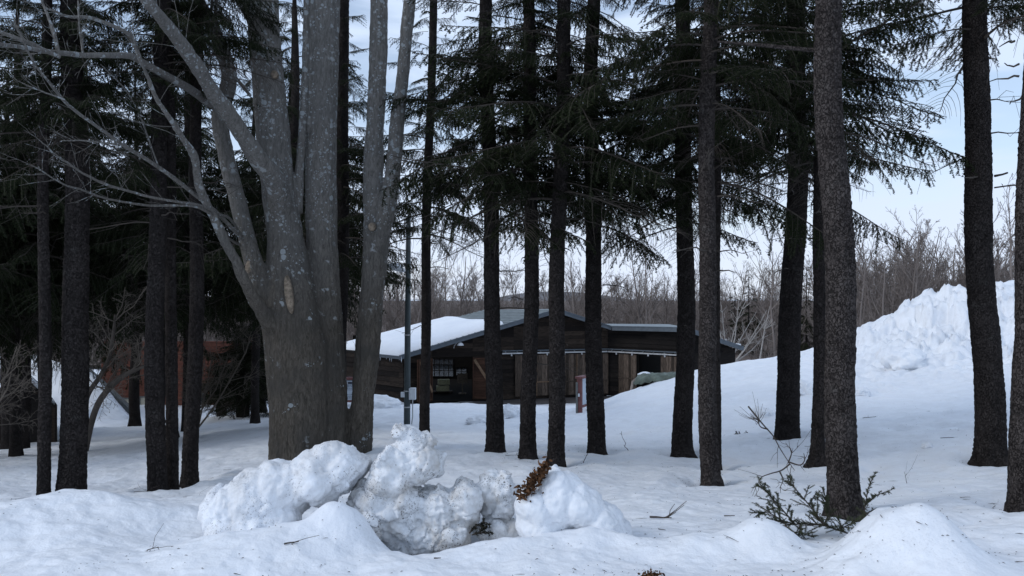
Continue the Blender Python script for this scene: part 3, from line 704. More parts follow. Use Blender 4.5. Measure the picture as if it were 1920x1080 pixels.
m.build('door_rail', M['rail'], barn); hd.build('rail_hood', M['fascia'], barn)
# gooseneck wall lamp
m = MB(); u0 = u_at(850); z0 = -0.62
arc = [onwall(B0, B1, u0 + .02, z0 - .1, .03)] + [onwall(B0, B1, u0 + .02 + .22 * t, z0 + .22 * math.sin(math.pi * min(t, 1) * .62), .05 + .5 * t) for t in np.linspace(.05, 1, 9)]
m.tube(arc, .022, 6); lm = m.build('lamp_arm', M['rail'], barn)
e = arc[-1]; m = MB(); m.tube([e + [0, 0, .03], e, e - [0, 0, .06], e - [0, 0, .14]], [.03, .06, .14, .17], 12, True); m.build('lamp_shade', M['white'], barn, True)
# things in the doorway
for (px, py, d, s, lab) in ((832, 716, 43.2, (.62, .4, .27), 'upper pale yellow hay bale inside the dark barn doorway'), (830, 728, 43.1, (.66, .42, .27), 'lower pale yellow hay bale inside the dark barn doorway')):
    c = P(px, py, d); m = MB(); m.box(c, s, .2)
    for o_ in (-.15, .15): m.box(c + [o_, 0, 0], (.03, s[1] + .01, s[2] + .01), .2)
    tag(m.build('hay_bale', M['hay'], None, origin=c - [0, 0, s[2] / 2]), lab, 'hay bale', 'hay bales in the barn doorway')
m = MB(); c = P(831, 735, 43.1)
zt = P(830, 728, 43.1)[2] - .137
m.box([c[0], c[1], zt - .03], (1.0, .6, .05), .2)
for dx in (-.42, .42):
    for dy in (-.22, .22): m.box([c[0] + dx, c[1] + dy, (FZ + .006 + zt - .055) / 2], (.06, .06, zt - .055 - FZ - .006), .0)
tag(m.build('bench', M['door'], None, origin=(c[0], c[1], FZ + .006)), 'low wooden stand carrying the hay bales in the barn', 'stand')
c = P(867, 709, 42.6); m = MB(); m.box([c[0], c[1], c[2]], (.55, .05, .5), .28)
m.bar([c[0], c[1], FZ + .006], [c[0], c[1], c[2] - .25], .06, .06); m.box([c[0], c[1], FZ + .03], (.4, .3, .05))
tag(m.build('notice_stand', M['cutwood'], None, origin=(c[0], c[1], FZ + .006)), 'plain brown board on a post inside the barn doorway', 'board')
# yard paving before the doors
m = MB(); edge = []
for t in np.linspace(0, 1, 30):
    x, y = B0 + (B1 - B0) * (0.25 + 0.78 * t); edge.append((x, y))
fr = [(x - .2 * 0 + .7 * (0.5), y - (1.3 + 0.9 * t + .35 * float(pnoise(np.array([[t * 7, 3.3, 0]]))[0]))) for (x, y), t in zip(edge, np.linspace(0, 1, 30))]
pts = [(x, y - .14) for x, y in edge]
v = [(x, y, FZ - .02) for x, y in pts] + [(x, y, FZ - .035) for x, y in fr] + [(x, y, FZ - .4) for x, y in fr]
m.add(v, [[i + 30, i + 31, i + 1, i] for i in range(29)] + [[i + 60, i + 61, i + 31, i + 30] for i in range(29)])
x1, y1 = edge[-1]
m.add([(x1, y1 - .14, FZ - .03), fr[-1] + (FZ - .035,), (8.2, 37.2, FZ - .03), (8.3, 38.9, FZ - .03)], [[0, 1, 2, 3]])
tag(m.build('yard_pavement', M['asphalt']), kind='structure')
# ---------------------------------------------------------------- spruces
def make_trunk(path_lo, path_hi, r_lo, r_hi, z_end, seed, mat, parent, detail=True):
    """trunk from below the snow to z_end; path_lo / path_hi are axis points whose radii are r_lo / r_hi"""
    zl, zh = path_lo[2], path_hi[2]
    R0 = max(r_lo, r_hi); circ = 2 * math.pi * R0
    ns = int(np.clip(circ / 0.014, 24, 96)) if detail else 10
    zs = np.concatenate([np.arange(zl - 0.45, zh + 0.25, 0.016 if detail else 0.4), np.linspace(zh + 0.3, z_end, 8)])
    t = (zs - zl) / (zh - zl)
    wv_ = lambda q: 0.30 * R0 * np.sin(q * 4 + seed) + 0.14 * R0 * np.sin(q * 11 + seed * 2.3)
    cx = path_lo[0] + (path_hi[0] - path_lo[0]) * t + wv_(t) - wv_(0.0); cy = path_lo[1] + 0.2 * R0 * np.sin(t * 6 + seed)
    r = r_lo + (r_hi - r_lo) * np.clip(t, 0, 1)
    over = np.clip((zs - zh) / max(z_end - zh, .1), 0, 1); r = r * (1 - over) + 0.02 * over
    r = r * (1 + (0.08 + 0.26 * ((seed * 3.7) % 1.0)) * np.exp(-np.maximum(zs - zl, -.2) / 0.15))
    th = np.arange(ns) * 2 * np.pi / ns; TH, Z = np.meshgrid(th, zs); Rr = np.repeat(r[:, None], ns, 1)
    Rr = Rr * (1 + 0.16 * np.exp(-np.maximum(zs - zl, -.1) / 0.14)[:, None] * np.cos(TH * (3 + int(seed) % 3) + seed * 2))
    if detail:
        nu = max(5, int(circ / 0.040)); u = (TH / (2 * np.pi) * nu).ravel(); v = (Z / 0.055).ravel()
        q = np.stack([np.cos(TH).ravel() * 3, np.sin(TH).ravel() * 3, Z.ravel() * 4], 1)
        wob = 0.5 * pnoise(q * 1.7 + seed)
        f1, df, idn = cells(u + wob, v + wob * 1.3 + seed * 13, nu, int(seed) % 7)
        k = min(1.0, R0 / 0.14)
        h = -0.006 * k + k * (0.011 * sstep(0.02, 0.20, df) + 0.008 * (idn - .5) * sstep(0.0, 0.2, df) + 0.006 * fbm(q * 2.5, 3)) + 0.06 * R0 * fbm(q * 0.3 + seed, 3)
        Rr = Rr + h.reshape(Rr.shape)
    V = np.stack([cx[:, None] + Rr * np.cos(TH), cy[:, None] + Rr * np.sin(TH), Z], -1).reshape(-1, 3)
    i = np.arange(len(zs) - 1)[:, None] * ns; j = np.arange(ns)[None]; k2 = (j + 1) % ns
    mb = MB(); mb.add(V, np.stack([i + j, i + k2, i + ns + k2, i + ns + j], -1).reshape(-1, 4))
    return mb.build('trunk', mat, parent, smooth=True)

def needles(mb, pts, step=0.02, out=0.021, fw=0.014, w=0.021, up=None, r=None):
    """a twig's needles as small slanted blades either side of and under the axis"""
    pts = np.asarray(pts); seg = np.diff(pts, axis=0); ln = np.linalg.norm(seg, axis=1); tot = ln.sum()
    n = max(2, int(tot / step)); s = (np.arange(n) + .5) / n * tot; cum = np.concatenate([[0], np.cumsum(ln)])
    k = np.clip(np.searchsorted(cum, s) - 1, 0, len(seg) - 1); d = seg[k] / ln[k][:, None]
    c = pts[k] + d * (s - cum[k])[:, None]
    ref = np.array([0, 0, 1.0]); a = np.cross(d, ref); a /= np.linalg.norm(a, axis=1)[:, None] + 1e-6; b = np.cross(a, d)
    V = []
    for sgn in (1, -1):
        ang = r.uniform(-0.7, 0.7, n); o = sgn * a * np.cos(ang)[:, None] + b * np.sin(ang)[:, None]
        jit = r.uniform(.75, 1.25, n)[:, None]
        V.append(np.stack([c - d * w / 2, c + d * w / 2, c + (o * out + d * fw) * jit], 1))
    V = np.concatenate(V).reshape(-1, 3); mb.add(V, None, np.arange(len(V)).reshape(-1, 3))

def branch_template(seed, Lb, dense=1.0, droop=1.0, step=0.02):
    r = np.random.default_rng(seed); nd, wd = MB(), MB()
    t = np.linspace(0, 1, 12); a0 = r.uniform(-.05, .25)
    ax = np.stack([t * Lb, 0.10 * Lb * np.cumsum(r.normal(0, .35, 12)) / 6, Lb * (a0 * t - droop * 0.42 * t ** 2 + 0.16 * droop * t ** 4)], 1)
    wd.tube(ax, 0.016 * Lb / 1.8 * (1 - .85 * t) + .002, 5, False)
    s = 0.16 * Lb; side = 1
    while s < Lb * 0.985:
        f = s / Lb; p = np.array([np.interp(s, t * Lb, ax[:, i]) for i in range(3)])
        l2 = (0.12 + 0.40 * Lb * (1 - f) ** 0.8 * min(1, f * 4)) * r.uniform(.5, 1.1)
        if f < .3 and r.random() < .5: l2 *= .5
        side = -side; an = r.uniform(.75, 1.15)
        d0 = np.array([math.cos(an), side * math.sin(an), r.uniform(-.15, .1)])
        tt = np.linspace(0, 1, 5)[:, None]
        sag = -(0.40 + .55 * r.random()) * droop * l2
        tw = p + d0 * l2 * tt + np.array([0, 0, 1.0]) * sag * tt ** 1.8
        wd.tube(tw, np.linspace(.0045, .0015, 5), 3, False)
        bare = (f < .42 and r.random() < .45) or r.random() < .06
        if not bare:
            needles(nd, tw[1:] if f < .3 else tw, step, r=r)
            q = .04 * r.uniform(.6, 1.4); sd = 1
            while q < l2 * .97:
                g = q / l2; p2 = np.array([np.interp(g, tt[:, 0], tw[:, i]) for i in range(3)])
                l3 = (.035 + .34 * l2 * (1 - g) ** .8) * r.uniform(.5, 1.15); sd = -sd
                dd = tw[3] - tw[1]; dd = dd / np.linalg.norm(dd); sv_ = np.cross(dd, [0, 0, 1.0]); sv_ /= np.linalg.norm(sv_) + 1e-6
                d3 = dd * .72 + sv_ * sd * .62 + np.array([0, 0, -r.uniform(.1, .75) * droop]); d3 /= np.linalg.norm(d3)
                e = p2 + d3 * l3 * .5; e2 = e + (d3 + np.array([0, 0, -.35 * droop])) * l3 * .5
                needles(nd, [p2, e, e2], step, r=r)
                q += .036 / dense * r.uniform(.7, 1.3)
        s += .048 / dense * r.uniform(.6, 1.5)
    needles(nd, ax[8:], step, r=r)
    return nd, wd

BT = [branch_template(100 + i, 1.8, 1.0, dr) for i, dr in enumerate((1.2, .9, 1.5, .6, 1.1, 1.8))]
BT_arr = [(a.arrays(), b.arrays()) for a, b in BT]
def crown_mesh(seed, H, Lmax, per_m, low_sparse=True, top=0.25, azim=None):
    """needles and limbs of a crown of height H whose lowest limb is at z = 0"""
    r = np.random.default_rng(seed); nd, wd = MB(), MB(); z = 0.0; az = r.uniform(0, 6.28)
    while z < H:
        f = z / H
        L_ = Lmax * (top + (1 - top) * (1 - f)) * r.uniform(.55, 1.1)
        if z < .5: L_ *= r.uniform(.6, 1.0)
        (nv, nq, ntr), (wv, wq, wt) = BT_arr[r.integers(len(BT_arr))]
        k = L_ / 1.8; az += 2.4 + r.uniform(-.5, .5)
        Rm = np.array(Matrix.Rotation(az, 3, 'Z') @ Matrix.Rotation(r.uniform(-.30, .34), 3, 'Y') @ Matrix.Rotation(r.uniform(-.5, .5), 3, 'X'))
        sc = np.array([k, k * r.uniform(.85, 1.2), k])
        if low_sparse and z < .8 and r.random() < .45:
            pass                                             # a dead limb: wood only
        else:
            nd.add((nv * sc) @ Rm.T + [0, 0, z], None, ntr)
        wd.add((wv * sc) @ Rm.T + [0, 0, z], wq, wt if len(wt) else None)
        z += r.uniform(.5, 1.5) / per_m * (1.0 if f < .5 else 2.4)
    return nd.mesh('crown'), wd.mesh('limbs')

CROWNS = []
for i, (H, Lm, pm) in enumerate(((6.5, 2.2, 14.5), (6.5, 2.0, 14), (6.5, 2.3, 15.5), (6.5, 2.1, 13.5), (6.0, 2.3, 15))):
    a, b = crown_mesh(40 + i, H, Lm, pm); a.materials.append(M['needle']); b.materials.append(M['twig']); CROWNS.append((a, b))

def put_crown(parent, i, loc, rz, sc, szz=1.0):
    a, b = CROWNS[i % len(CROWNS)]
    o = bpy.data.objects.new('crown', a); C.objects.link(o); o.parent = parent; o.location = loc; o.rotation_euler = (0, 0, rz); o.scale = (sc, sc, sc * szz)
    w = bpy.data.objects.new('limb', b); C.objects.link(w); w.parent = o
    return o

CB = [5.3, 5.1, 5.5, 3.6, 3.7, 3.9, 3.3, 2.9, 2.9, 3.0, 2.8, 3.1, 2.9, 2.4, 3.5, 3.7, 4.5, 5.8, 4.9]
TL = [
 'thick scaly spruce trunk with a cut green branch lying at its foot',
 'spruce trunk with two short broken stubs before the large ploughed snow hill',
 'spruce trunk cut off by the right edge of the photo',
 'dark straight spruce trunk before the flank of the snow hill, with drooping boughs high up',
 'thin spruce trunk close behind the thick scaly one with the cut branch',
 'slim straight trunk standing nearest before the right end of the barn',
 'thinnest trunk hidden just behind the slim trunk at the right end of the barn',
 'dark trunk before the black wing of the barn and the tarpaulin heap',
 'spruce trunk beside the red-edged notice board',
 'spruce trunk rising straight behind the cone of snow with brown leaves',
 'middle trunk of the three close together before the barn gable, beside a leafless twig',
 'flared spruce trunk before the open barn doors, leftmost of the central three',
 'thin spruce trunk between the lamp post and the open barn door leaf',
 'dark spruce trunk half hidden between the stems of the big grey tree',
 'thickest spruce trunk on the left side behind the low snow mound',
 'thin spruce trunk close to the left of the thickest left-hand spruce',
 'spruce trunk with small round knots, front one of a touching pair at left',
 'spruce trunk partly hidden behind the knotted trunk of the touching pair',
 'spruce trunk standing alone between the touching pair and the big grey tree']
for k, (px, py, wb, pxt, wtp, d) in enumerate(TREES):
    x = pt(px, d); zb = CAMZ - (py - HY) / F * d; zb = min(zb, gz(x, d) + 0.05)
    zt = CAMZ + HY / F * d
    t = empty('spruce_tree', (x, d, zb)); tag(t, TL[k], 'tree', 'spruces of the grove')
    cb = CB[k]; H = 6.5; sc = 1.0 + 0.10 * math.sin(k * 2.3)
    if k >= 14: sc = .7
    top = max(zt + 1.0, cb + H * sc * .80)
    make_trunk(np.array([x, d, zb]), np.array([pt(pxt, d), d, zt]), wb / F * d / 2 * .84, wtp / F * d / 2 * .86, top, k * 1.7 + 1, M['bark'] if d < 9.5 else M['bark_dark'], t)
    xm = x + (pt(pxt, d) - x) * (cb - zb) / (zt - zb)
    put_crown(t, k * 3 + k // 5, (xm - x, 0, cb - zb), k * 2.1, sc, .82)
    # dead stubs under the crown
    r = np.random.default_rng(k + 70)
    for q in range(r.integers(3, 7)):
        m = MB()
        z = r.uniform(max(zb + 1.3, cb - 2.0), cb + .4); az = r.uniform(0, 6.28); l = r.uniform(.08, .22) if r.random() < .5 else r.uniform(.3, 1.1)
        c = np.array([x + (pt(pxt, d) - x) * (z - zb) / (zt - zb), d, z]); dr = np.array([math.cos(az), math.sin(az), r.uniform(-.15, .15)])
        s = np.linspace(0, 1, 6)[:, None]; rr = wb / F * d / 2 * .6
        w_ = c + dr * (rr + l * s) + np.cumsum(r.normal(0, .012, (6, 3)), 0) + np.array([0, 0, -.12 * l]) * s ** 2
        m.tube(w_, np.linspace(.011, .004, 6), 5)
        if l > .3:
            for e in range(4):
                b_ = w_[2 + e % 4]; m.tube([b_, b_ + (dr * .6 + r.normal(0, .5, 3)) * .16, b_ + (dr * .9 + r.normal(0, .5, 3)) * .3], [.004, .003, .002], 3)
        m.build('dead_branch', M['twig'], t)
# stout dead limb reaching left from the thick front trunk
tt = [o for o in scn.objects if o.name == 'spruce_tree'][0]
m = MB(); m.tube([P(1572, 98, 6.6), P(1500, 92, 6.75), P(1430, 85, 6.9), P(1345, 78, 7.1)], [.021, .018, .016, .010], 8); m.build('dead_branch', M['bark'], tt)
m = MB(); t2 = [o for o in scn.objects if o.name == 'spruce_tree.001'][0]
m.tube([P(1865, 330, 10.5), P(1880, 327, 10.4), P(1889, 324, 10.3)], [.018, .013, .012], 6); m.build('dead_branch', M['twig'], t2); m = MB(); m.tube([P(1840, 330, 10.5), P(1822, 333, 10.35), P(1809, 333, 10.25)], [.015, .012, .006], 6); m.build('dead_branch', M['twig'], t2)

# darker spruces further back on the left (px, depth, trunk diameter, crown base above ground, scale, label)
BACK = [
 (38, 22, .42, 3.1, 1.35, 'grey spruce trunk right beside the old plank shed'), (16, 23.5, .38, 3.2, 1.3, 'spruce trunk behind the old shed, next to the left edge of the photo'),
 (-70, 18, .3, 2.6, 1.4, 'spruce at the far left whose boughs reach in over the shed'), (255, 30, .40, 4.4, 1.5, 'short dark trunk before the doorway of the red house'),
 (124, 26, .3, 3.4, 1.5, 'dense spruce behind the snowy roof of the red house'), (478, 27, .3, 3.8, 1.4, 'dense spruce above the yew bush'),
 (490, 33, .35, 4.9, 1.5, 'dense spruce far behind the yew bush'), (553, 17, .25, 3.0, 1.2, 'slim spruce seen between the two thick stems of the big grey tree'),
 (350, 25, .3, 3.7, 1.5, 'dense spruce behind the trunk that stands alone at left'), (136, 36, .4, 5.0, 1.8, 'tall dense spruce behind the red house'),
 (356, 18, .24, 2.9, 1.3, 'slim spruce seen through the left limbs of the big grey tree'), (-200, 24, .35, 2.6, 1.5, 'spruce left of the shed'),
 (30, 17, .22, 2.9, 1.2, 'dark spruce whose boughs hang over the left snow mound'), (131, 18, .24, 3.0, 1.25, 'dark spruce above the bare crooked shrub'),
 (300, 34, .36, 5.6, 1.7, 'tall dense spruce right above the red wall'), (-20, 34, .4, 4.4, 1.8, 'tall dense spruce behind the old shed'), (322, 20, .24, 3.2, 1.3, 'dark spruce behind the touching pair of trunks'),
 (83, 16.5, .18, 2.7, 1.2, 'dark spruce whose boughs fill the gap right of the thickest left-hand spruce'), (-60, 16, .22, 2.7, 1.1, 'spruce outside the left edge whose boughs hang into the photo'), (296, 17, .2, 3.0, 1.1, 'dark spruce before the red house, behind the knotted trunk'),
 (548, 23, .3, 3.4, 1.4, 'dark spruce behind the left limbs of the big grey tree'), (640, 24, .3, 3.6, 1.3, 'dark spruce behind the gap between the big grey tree stems'),
 (-130, 15, .22, 2.6, 1.2, 'spruce far outside the left edge with boughs reaching in'), (134, 22, .24, 3.0, 1.3, 'spruce hidden behind the thickest left-hand trunk'), (300, 24, .28, 3.5, 1.4, 'spruce hidden behind the knotted trunk of the touching pair'), (520, 19, .26, 2.9, 1.25, 'dark spruce hidden behind the left part of the big grey tree'), (600, 20, .26, 3.1, 1.25, 'dark spruce hidden behind the middle of the big grey tree')]
for k, (px, d, dia, cb, sc, lab) in enumerate(BACK):
    x = pt(px, d); zb = gz(x, d); t = empty('spruce_tree', (x, d, zb)); tag(t, lab, 'tree', 'darker spruces at the back of the grove')
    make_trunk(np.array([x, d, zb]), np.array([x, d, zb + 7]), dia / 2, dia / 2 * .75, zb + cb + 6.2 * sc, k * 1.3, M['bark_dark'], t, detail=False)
    put_crown(t, k * 2 + 1, (0, 0, cb), k * 1.9, sc)

# ---------------------------------------------------------------- big grey multi-stemmed tree
MD = 12.2
def limb(pts, d0, d1, over=None):
    n = len(pts); o = []; rr = []
    for i, (px, py, w) in enumerate(pts):
        d = d0 + (d1 - d0) * i / (n - 1); o.append(P(px, py, d)); rr.append(w / F * d / 2)
    o = np.array(o); rr = np.array(rr); t = np.arange(n); tf = np.linspace(0, n - 1, (n - 1) * 6 + 1)
    # Catmull-Rom
    def cr(a):
        e = np.concatenate([[2 * a[0] - a[1]], a, [2 * a[-1] - a[-2]]]); out = []
        for q in tf:
            i = min(int(q), n - 2); u = q - i; p0, p1, p2, p3 = e[i], e[i + 1], e[i + 2], e[i + 3]
            out.append(.5 * (2 * p1 + (p2 - p0) * u + (2 * p0 - 5 * p1 + 4 * p2 - p3) * u * u + (3 * p1 - p0 - 3 * p2 + p3) * u ** 3))
        return np.array(out)
    return cr(o), np.maximum(np.interp(tf, t, rr), .002)
mx = pt(580, MD); mzb = gz(mx, MD)
maple = empty('broadleaf_tree', (mx, MD, mzb)); tag(maple, 'big bare grey tree with several thick lichen-spotted stems', 'tree')
THICK = [
 ([(560, 960, 118), (563, 860, 112), (562, 760, 112), (556, 660, 116), (545, 560, 98), (535, 450, 68), (519, 340, 62), (512, 250, 65), (503, 150, 62), (496, 60, 62), (490, -60, 58), (484, -260, 48), (500, -520, 36), (520, -800, 18)], 12.1, 12.0),
 ([(615, 960, 92), (612, 860, 82), (612, 740, 80), (607, 600, 70), (604, 450, 60), (602, 300, 59), (603, 160, 63), (606, 40, 64), (612, -120, 58), (625, -350, 46), (640, -700, 22)], 12.35, 12.5),
 ([(545, 930, 92), (542, 845, 72), (535, 760, 66), (528, 680, 62), (520, 600, 60)], 12.0, 12.0),
 ([(640, 940, 54), (634, 850, 34), (630, 760, 30)], 12.2, 12.3),
 ([(672, 940, 60), (675, 850, 46), (680, 750, 44), (690, 650, 47), (698, 540, 46), (706, 440, 52), (699, 350, 40), (704, 220, 37), (709, 100, 36), (711, 0, 35), (712, -160, 30), (700, -480, 18)], 12.5, 12.7),
 ([(706, 470, 34), (722, 400, 40), (735, 340, 33), (744, 240, 29), (757, 120, 26), (768, 0, 25), (782, -160, 20), (790, -420, 12)], 12.5, 12.2),
 ([(540, 640, 70), (503, 562, 46), (477, 500, 38), (447, 385, 33), (423, 285, 31), (413, 215, 34), (430, 150, 32), (416, 95, 28), (390, 35, 25), (368, -10, 23), (330, -120, 18), (280, -300, 10)], 12.0, 11.2),
 ([(530, 400, 50), (516, 340, 42), (480, 292, 36), (440, 230, 34), (400, 175, 32), (360, 110, 29), (320, 55, 27), (278, 3, 25), (220, -90, 18), (150, -230, 9)], 12.0, 8.0),
 ([(520, 620, 50), (488, 580, 27), (465, 540, 24), (436, 480, 22), (396, 400, 19), (373, 345, 19), (366, 296, 18), (345, 262, 16), (320, 225, 14), (294, 185, 13), (275, 140, 12), (256, 96, 9), (242, 42, 4)], 11.9, 8.0),
 ([(560, 400, 16), (562, 330, 17), (567, 240, 17), (572, 130, 15), (574, 0, 14), (578, -200, 10)], 12.15, 12.2),
 ([(500, 70, 40), (470, 20, 34), (436, -40, 30), (400, -160, 22), (380, -330, 10)], 12.0, 11.8),
]
mb = MB()
for pts, a, b in THICK:
    c, r = limb(pts, a, b); mb.tube(c, r, 20)
me = mb.mesh('trunk'); o = bpy.data.objects.new('trunk', me); C.objects.link(o)
md = o.modifiers.new('r', 'REMESH'); md.mode = 'VOXEL'; md.voxel_size = 0.017; md.use_smooth_shade = True
sm = o.modifiers.new('s', 'SMOOTH'); sm.factor = .5; sm.iterations = 5
dg = bpy.context.evaluated_depsgraph_get(); me2 = bpy.data.meshes.new_from_object(o.evaluated_get(dg)); o.modifiers.clear(); o.data = me2
nv = len(me2.vertices); v = np.zeros(nv * 3, np.float32); me2.vertices.foreach_get('co', v); v = v.reshape(-1, 3).astype(float)
n = np.zeros(nv * 3, np.float32); me2.vertices.foreach_get('normal', n); n = n.reshape(-1, 3)
low = 1 - sstep(1.0, 3.6, v[:, 2])
disp = 0.010 * (0.4 + low) * (ridged(v * np.array([11, 11, 2.2]) + 0.5 * pnoise(v * 4)[:, None], 3) - 1.0) + 0.016 * fbm(v * np.array([3, 3, 1.2]), 3) + 0.005 * fbm(v * np.array([28, 28, 10]), 2) + 0.014 * low * (ridged(v * np.array([3.2, 3.2, .6]) + 3, 2) - .9) - .010
v += n * disp[:, None] - np.array([mx, MD, mzb])
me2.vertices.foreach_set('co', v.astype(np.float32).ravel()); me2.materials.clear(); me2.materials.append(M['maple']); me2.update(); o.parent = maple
THIN = [
 ([(412, 205, 17), (385, 188, 16), (358, 168, 16), (312, 143, 15), (266, 118, 13), (240, 108, 12), (165, 109, 10), (110, 106, 10), (50, 98, 8), (0, 89, 7), (-70, 78, 4)], 11.4, 6.3),
 ([(112, 106, 9), (85, 95, 8), (60, 83, 8), (0, 60, 7), (-60, 35, 4)], 7.8, 7.3),
 ([(110, 104, 8), (106, 80, 7), (100, 55, 6), (80, 0, 4), (66, -40, 3)], 7.8, 7.6),
 ([(264, 114, 8), (250, 80, 8), (235, 60, 7), (175, 36, 7), (128, 30, 5), (90, 15, 4)], 9.35, 8.2),
 ([(157, 106, 4), (150, 60, 3), (146, 0, 3)], 8.3, 8.2),
 ([(455, 450, 6), (418, 410, 8), (385, 380, 8), (330, 335, 8), (280, 300, 7), (238, 272, 7), (200, 243, 6), (155, 210, 6), (118, 180, 6), (92, 145, 5), (66, 108, 4), (45, 60, 4), (28, 22, 2)], 11.4, 6.5),
 ([(396, 396, 6), (370, 384, 6), (330, 378, 5), (280, 370, 5), (235, 358, 5), (190, 343, 5), (155, 322, 4), (122, 298, 4), (98, 282, 3), (80, 264, 2)], 10.4, 7.6),
 ([(398, 402, 5), (360, 386, 5), (285, 384, 5), (240, 378, 4), (200, 368, 4), (160, 352, 4), (118, 334, 3), (70, 300, 2)], 10.4, 7.6),
 ([(470, 180, 6), (402, 95, 8), (375, 60, 7), (352, 15, 6), (338, -20, 4)], 11.6, 11.0),
 ([(400, 80, 8), (403, 40, 7), (407, 0, 6), (410, -60, 4)], 11.3, 11.2), ([(393, 75, 7), (395, 35, 6), (402, -20, 5)], 11.3, 11.25),
 ([(424, 125, 3), (430, 60, 3), (433, 10, 2)], 11.2, 11.1),
 ([(220, 271, 4), (160, 264, 3), (115, 262, 2)], 9.3, 9.0), ([(122, 187, 3), (78, 172, 3), (46, 162, 2)], 7.9, 7.7),
 ([(300, 320, 3), (250, 190, 3), (190, 120, 2)], 10.2, 9.6), ([(396, 398, 4), (430, 410, 5), (455, 445, 5)], 10.5, 11.8),
 ([(468, 470, 4), (420, 440, 5), (398, 402, 5)], 12.0, 10.6),
]
def twiglets(m, c, r, seed, n, l, mat_r=.0022):
    g = np.random.default_rng(seed)
    for _ in range(n):
        i = g.integers(2, len(c) - 1); d = c[i] - c[i - 2]; d /= np.linalg.norm(d) + 1e-9
        s = g.normal(0, 1, 3); s -= d * (s @ d); s /= np.linalg.norm(s); q = c[i]; ll = l * g.uniform(.3, 1.2)
        pts = [q]
        dd = d * .7 + s * .7
        for e in range(4): dd = dd + g.normal(0, .16, 3) + [0, 0, .07]; pts.append(pts[-1] + dd / np.linalg.norm(dd) * ll / 4)
        m.tube(pts, np.linspace(mat_r * 1.4, mat_r * .7, 5), 4, False)
        if ll > l * .6:
            for e in range(2):
                q2 = pts[2 + e]; s2 = g.normal(0, 1, 3); m.tube([q2, q2 + (dd * .5 + s2 * .5) * .06, q2 + (dd * .8 + s2 * .4) * .13], [mat_r, mat_r * .8, mat_r * .6], 3, False)
for k, (pts, a, b) in enumerate(THIN):
    m = MB(); c, r = limb(pts, a, b); c = c + np.cumsum(np.random.default_rng(k).normal(0, .004, c.shape), 0) * np.linspace(0, 1, len(c))[:, None]; m.tube(c, r, 7); twiglets(m, c, r, k, 5 + len(pts) * 2, .33); m.build('branch', M['maple'], maple, smooth=True)
for k, (pts, a, b) in enumerate(THICK[6:9]):
    c, r = limb(pts, a, b)
    for e in range(9): m = MB(); g_ = 30 + (e * 7) % (len(c) - 34); twiglets(m, c[g_:g_ + 4], r, 50 + k * 20 + e, 1, .75, .003); m.build('branch', M['maple'], maple, smooth=True)
# pruning scars
def scar(px, py, d, w, h, tilt):
    c = P(px, py, d); m = MB(); th = np.linspace(0, 2 * math.pi, 20, endpoint=False)
    ring = lambda k, yy: [c + np.array([math.cos(a) * w * k + math.sin(a) * h * k * tilt, yy, math.sin(a) * h * k]) for a in th]
    m.tube([c + [0, .06, 0], c + [0, -.0, 0], c + [0, -.012, 0]], [w * 1.2, w * 1.15, w], 20)
    v, q, t = m.arrays(); v[:, 2] = c[2] + (v[:, 2] - c[2]) * h / w; v[:, 0] += (v[:, 2] - c[2]) * tilt
    m2 = MB(); m2.add(v, q, t); return m2.build('pruning_scar', M['cutwood'], maple, smooth=True)
scar(541, 552, 11.63, .05, .24, -.12); scar(467, 499, 11.72, .05, .09, .2); scar(697, 425, 12.27, .05, .055, 0); scar(514, 139, 11.76, .045, .05, 0)

# ---------------------------------------------------------------- bare trees, shrubs, wood
def grow(mb, p, d, Lg, r, lev, g, cfg):
    ns = cfg['seg'][lev]; pts = [np.array(p)]; dd = np.array(d, float)
    for i in range(ns):
        dd = dd + g.normal(0, cfg['wob'][lev], 3) + np.array([0, 0, cfg['up'][lev]]); dd /= np.linalg.norm(dd); pts.append(pts[-1] + dd * Lg / ns)
    pts = np.array(pts); mb.tube(pts, np.linspace(r, max(r * cfg['tap'][lev], cfg['rmin']), len(pts)), cfg['sid'][lev], False)
    if lev + 1 >= len(cfg['seg']): return
    for k in range(cfg['kids'][lev]):
        f = g.uniform(cfg['from'][lev], 1.0); i = min(int(f * ns), ns - 1); q = pts[i] + (pts[i + 1] - pts[i]) * (f * ns - i)
        ax = pts[i + 1] - pts[i]; ax /= np.linalg.norm(ax); s = g.normal(0, 1, 3); s -= ax * (s @ ax); s /= np.linalg.norm(s)
        an = g.uniform(*cfg['ang'][lev]); nd = ax * math.cos(an) + s * math.sin(an)
        grow(mb, q, nd, Lg * cfg['len'][lev] * g.uniform(.5, 1.1) * (1.15 - .6 * f), max(r * cfg['rad'][lev] * (1.1 - .5 * f), cfg['rmin']), lev + 1, g, cfg)
CF_TREE = dict(seg=(7, 4, 3, 2), wob=(.06, .12, .16, .2), up=(.03, .09, .07, .05), tap=(.25, .3, .4, .6), sid=(6, 4, 3, 3), kids=(15, 8, 4), **{'from': (.28, .15, .2)}, ang=((.35, .9), (.35, .9), (.4, .9)), len=(.46, .45, .42), rad=(.42, .42, .5), rmin=.009)
CF_BUSH = dict(seg=(4, 3, 2), wob=(.14, .18, .2), up=(.05, .05, .04), tap=(.4, .4, .6), sid=(4, 3, 3), kids=(6, 4), **{'from': (.15, .2)}, ang=((.3, .9), (.3, .9)), len=(.55, .5), rad=(.5, .55), rmin=.009)
TV = []
for s in range(8):
    m = MB(); g = np.random.default_rng(300 + s)
    for q in range(1 if s % 3 else 3): grow(m, (g.normal(0, .15), g.normal(0, .15), -.3), (g.normal(0, .12), g.normal(0, .12), 1), 8.5 * g.uniform(.85, 1.05), .085, 0, g, CF_TREE if s % 3 else dict(CF_TREE, kids=(9, 6, 3)))
    TV.append(m)
BV = []
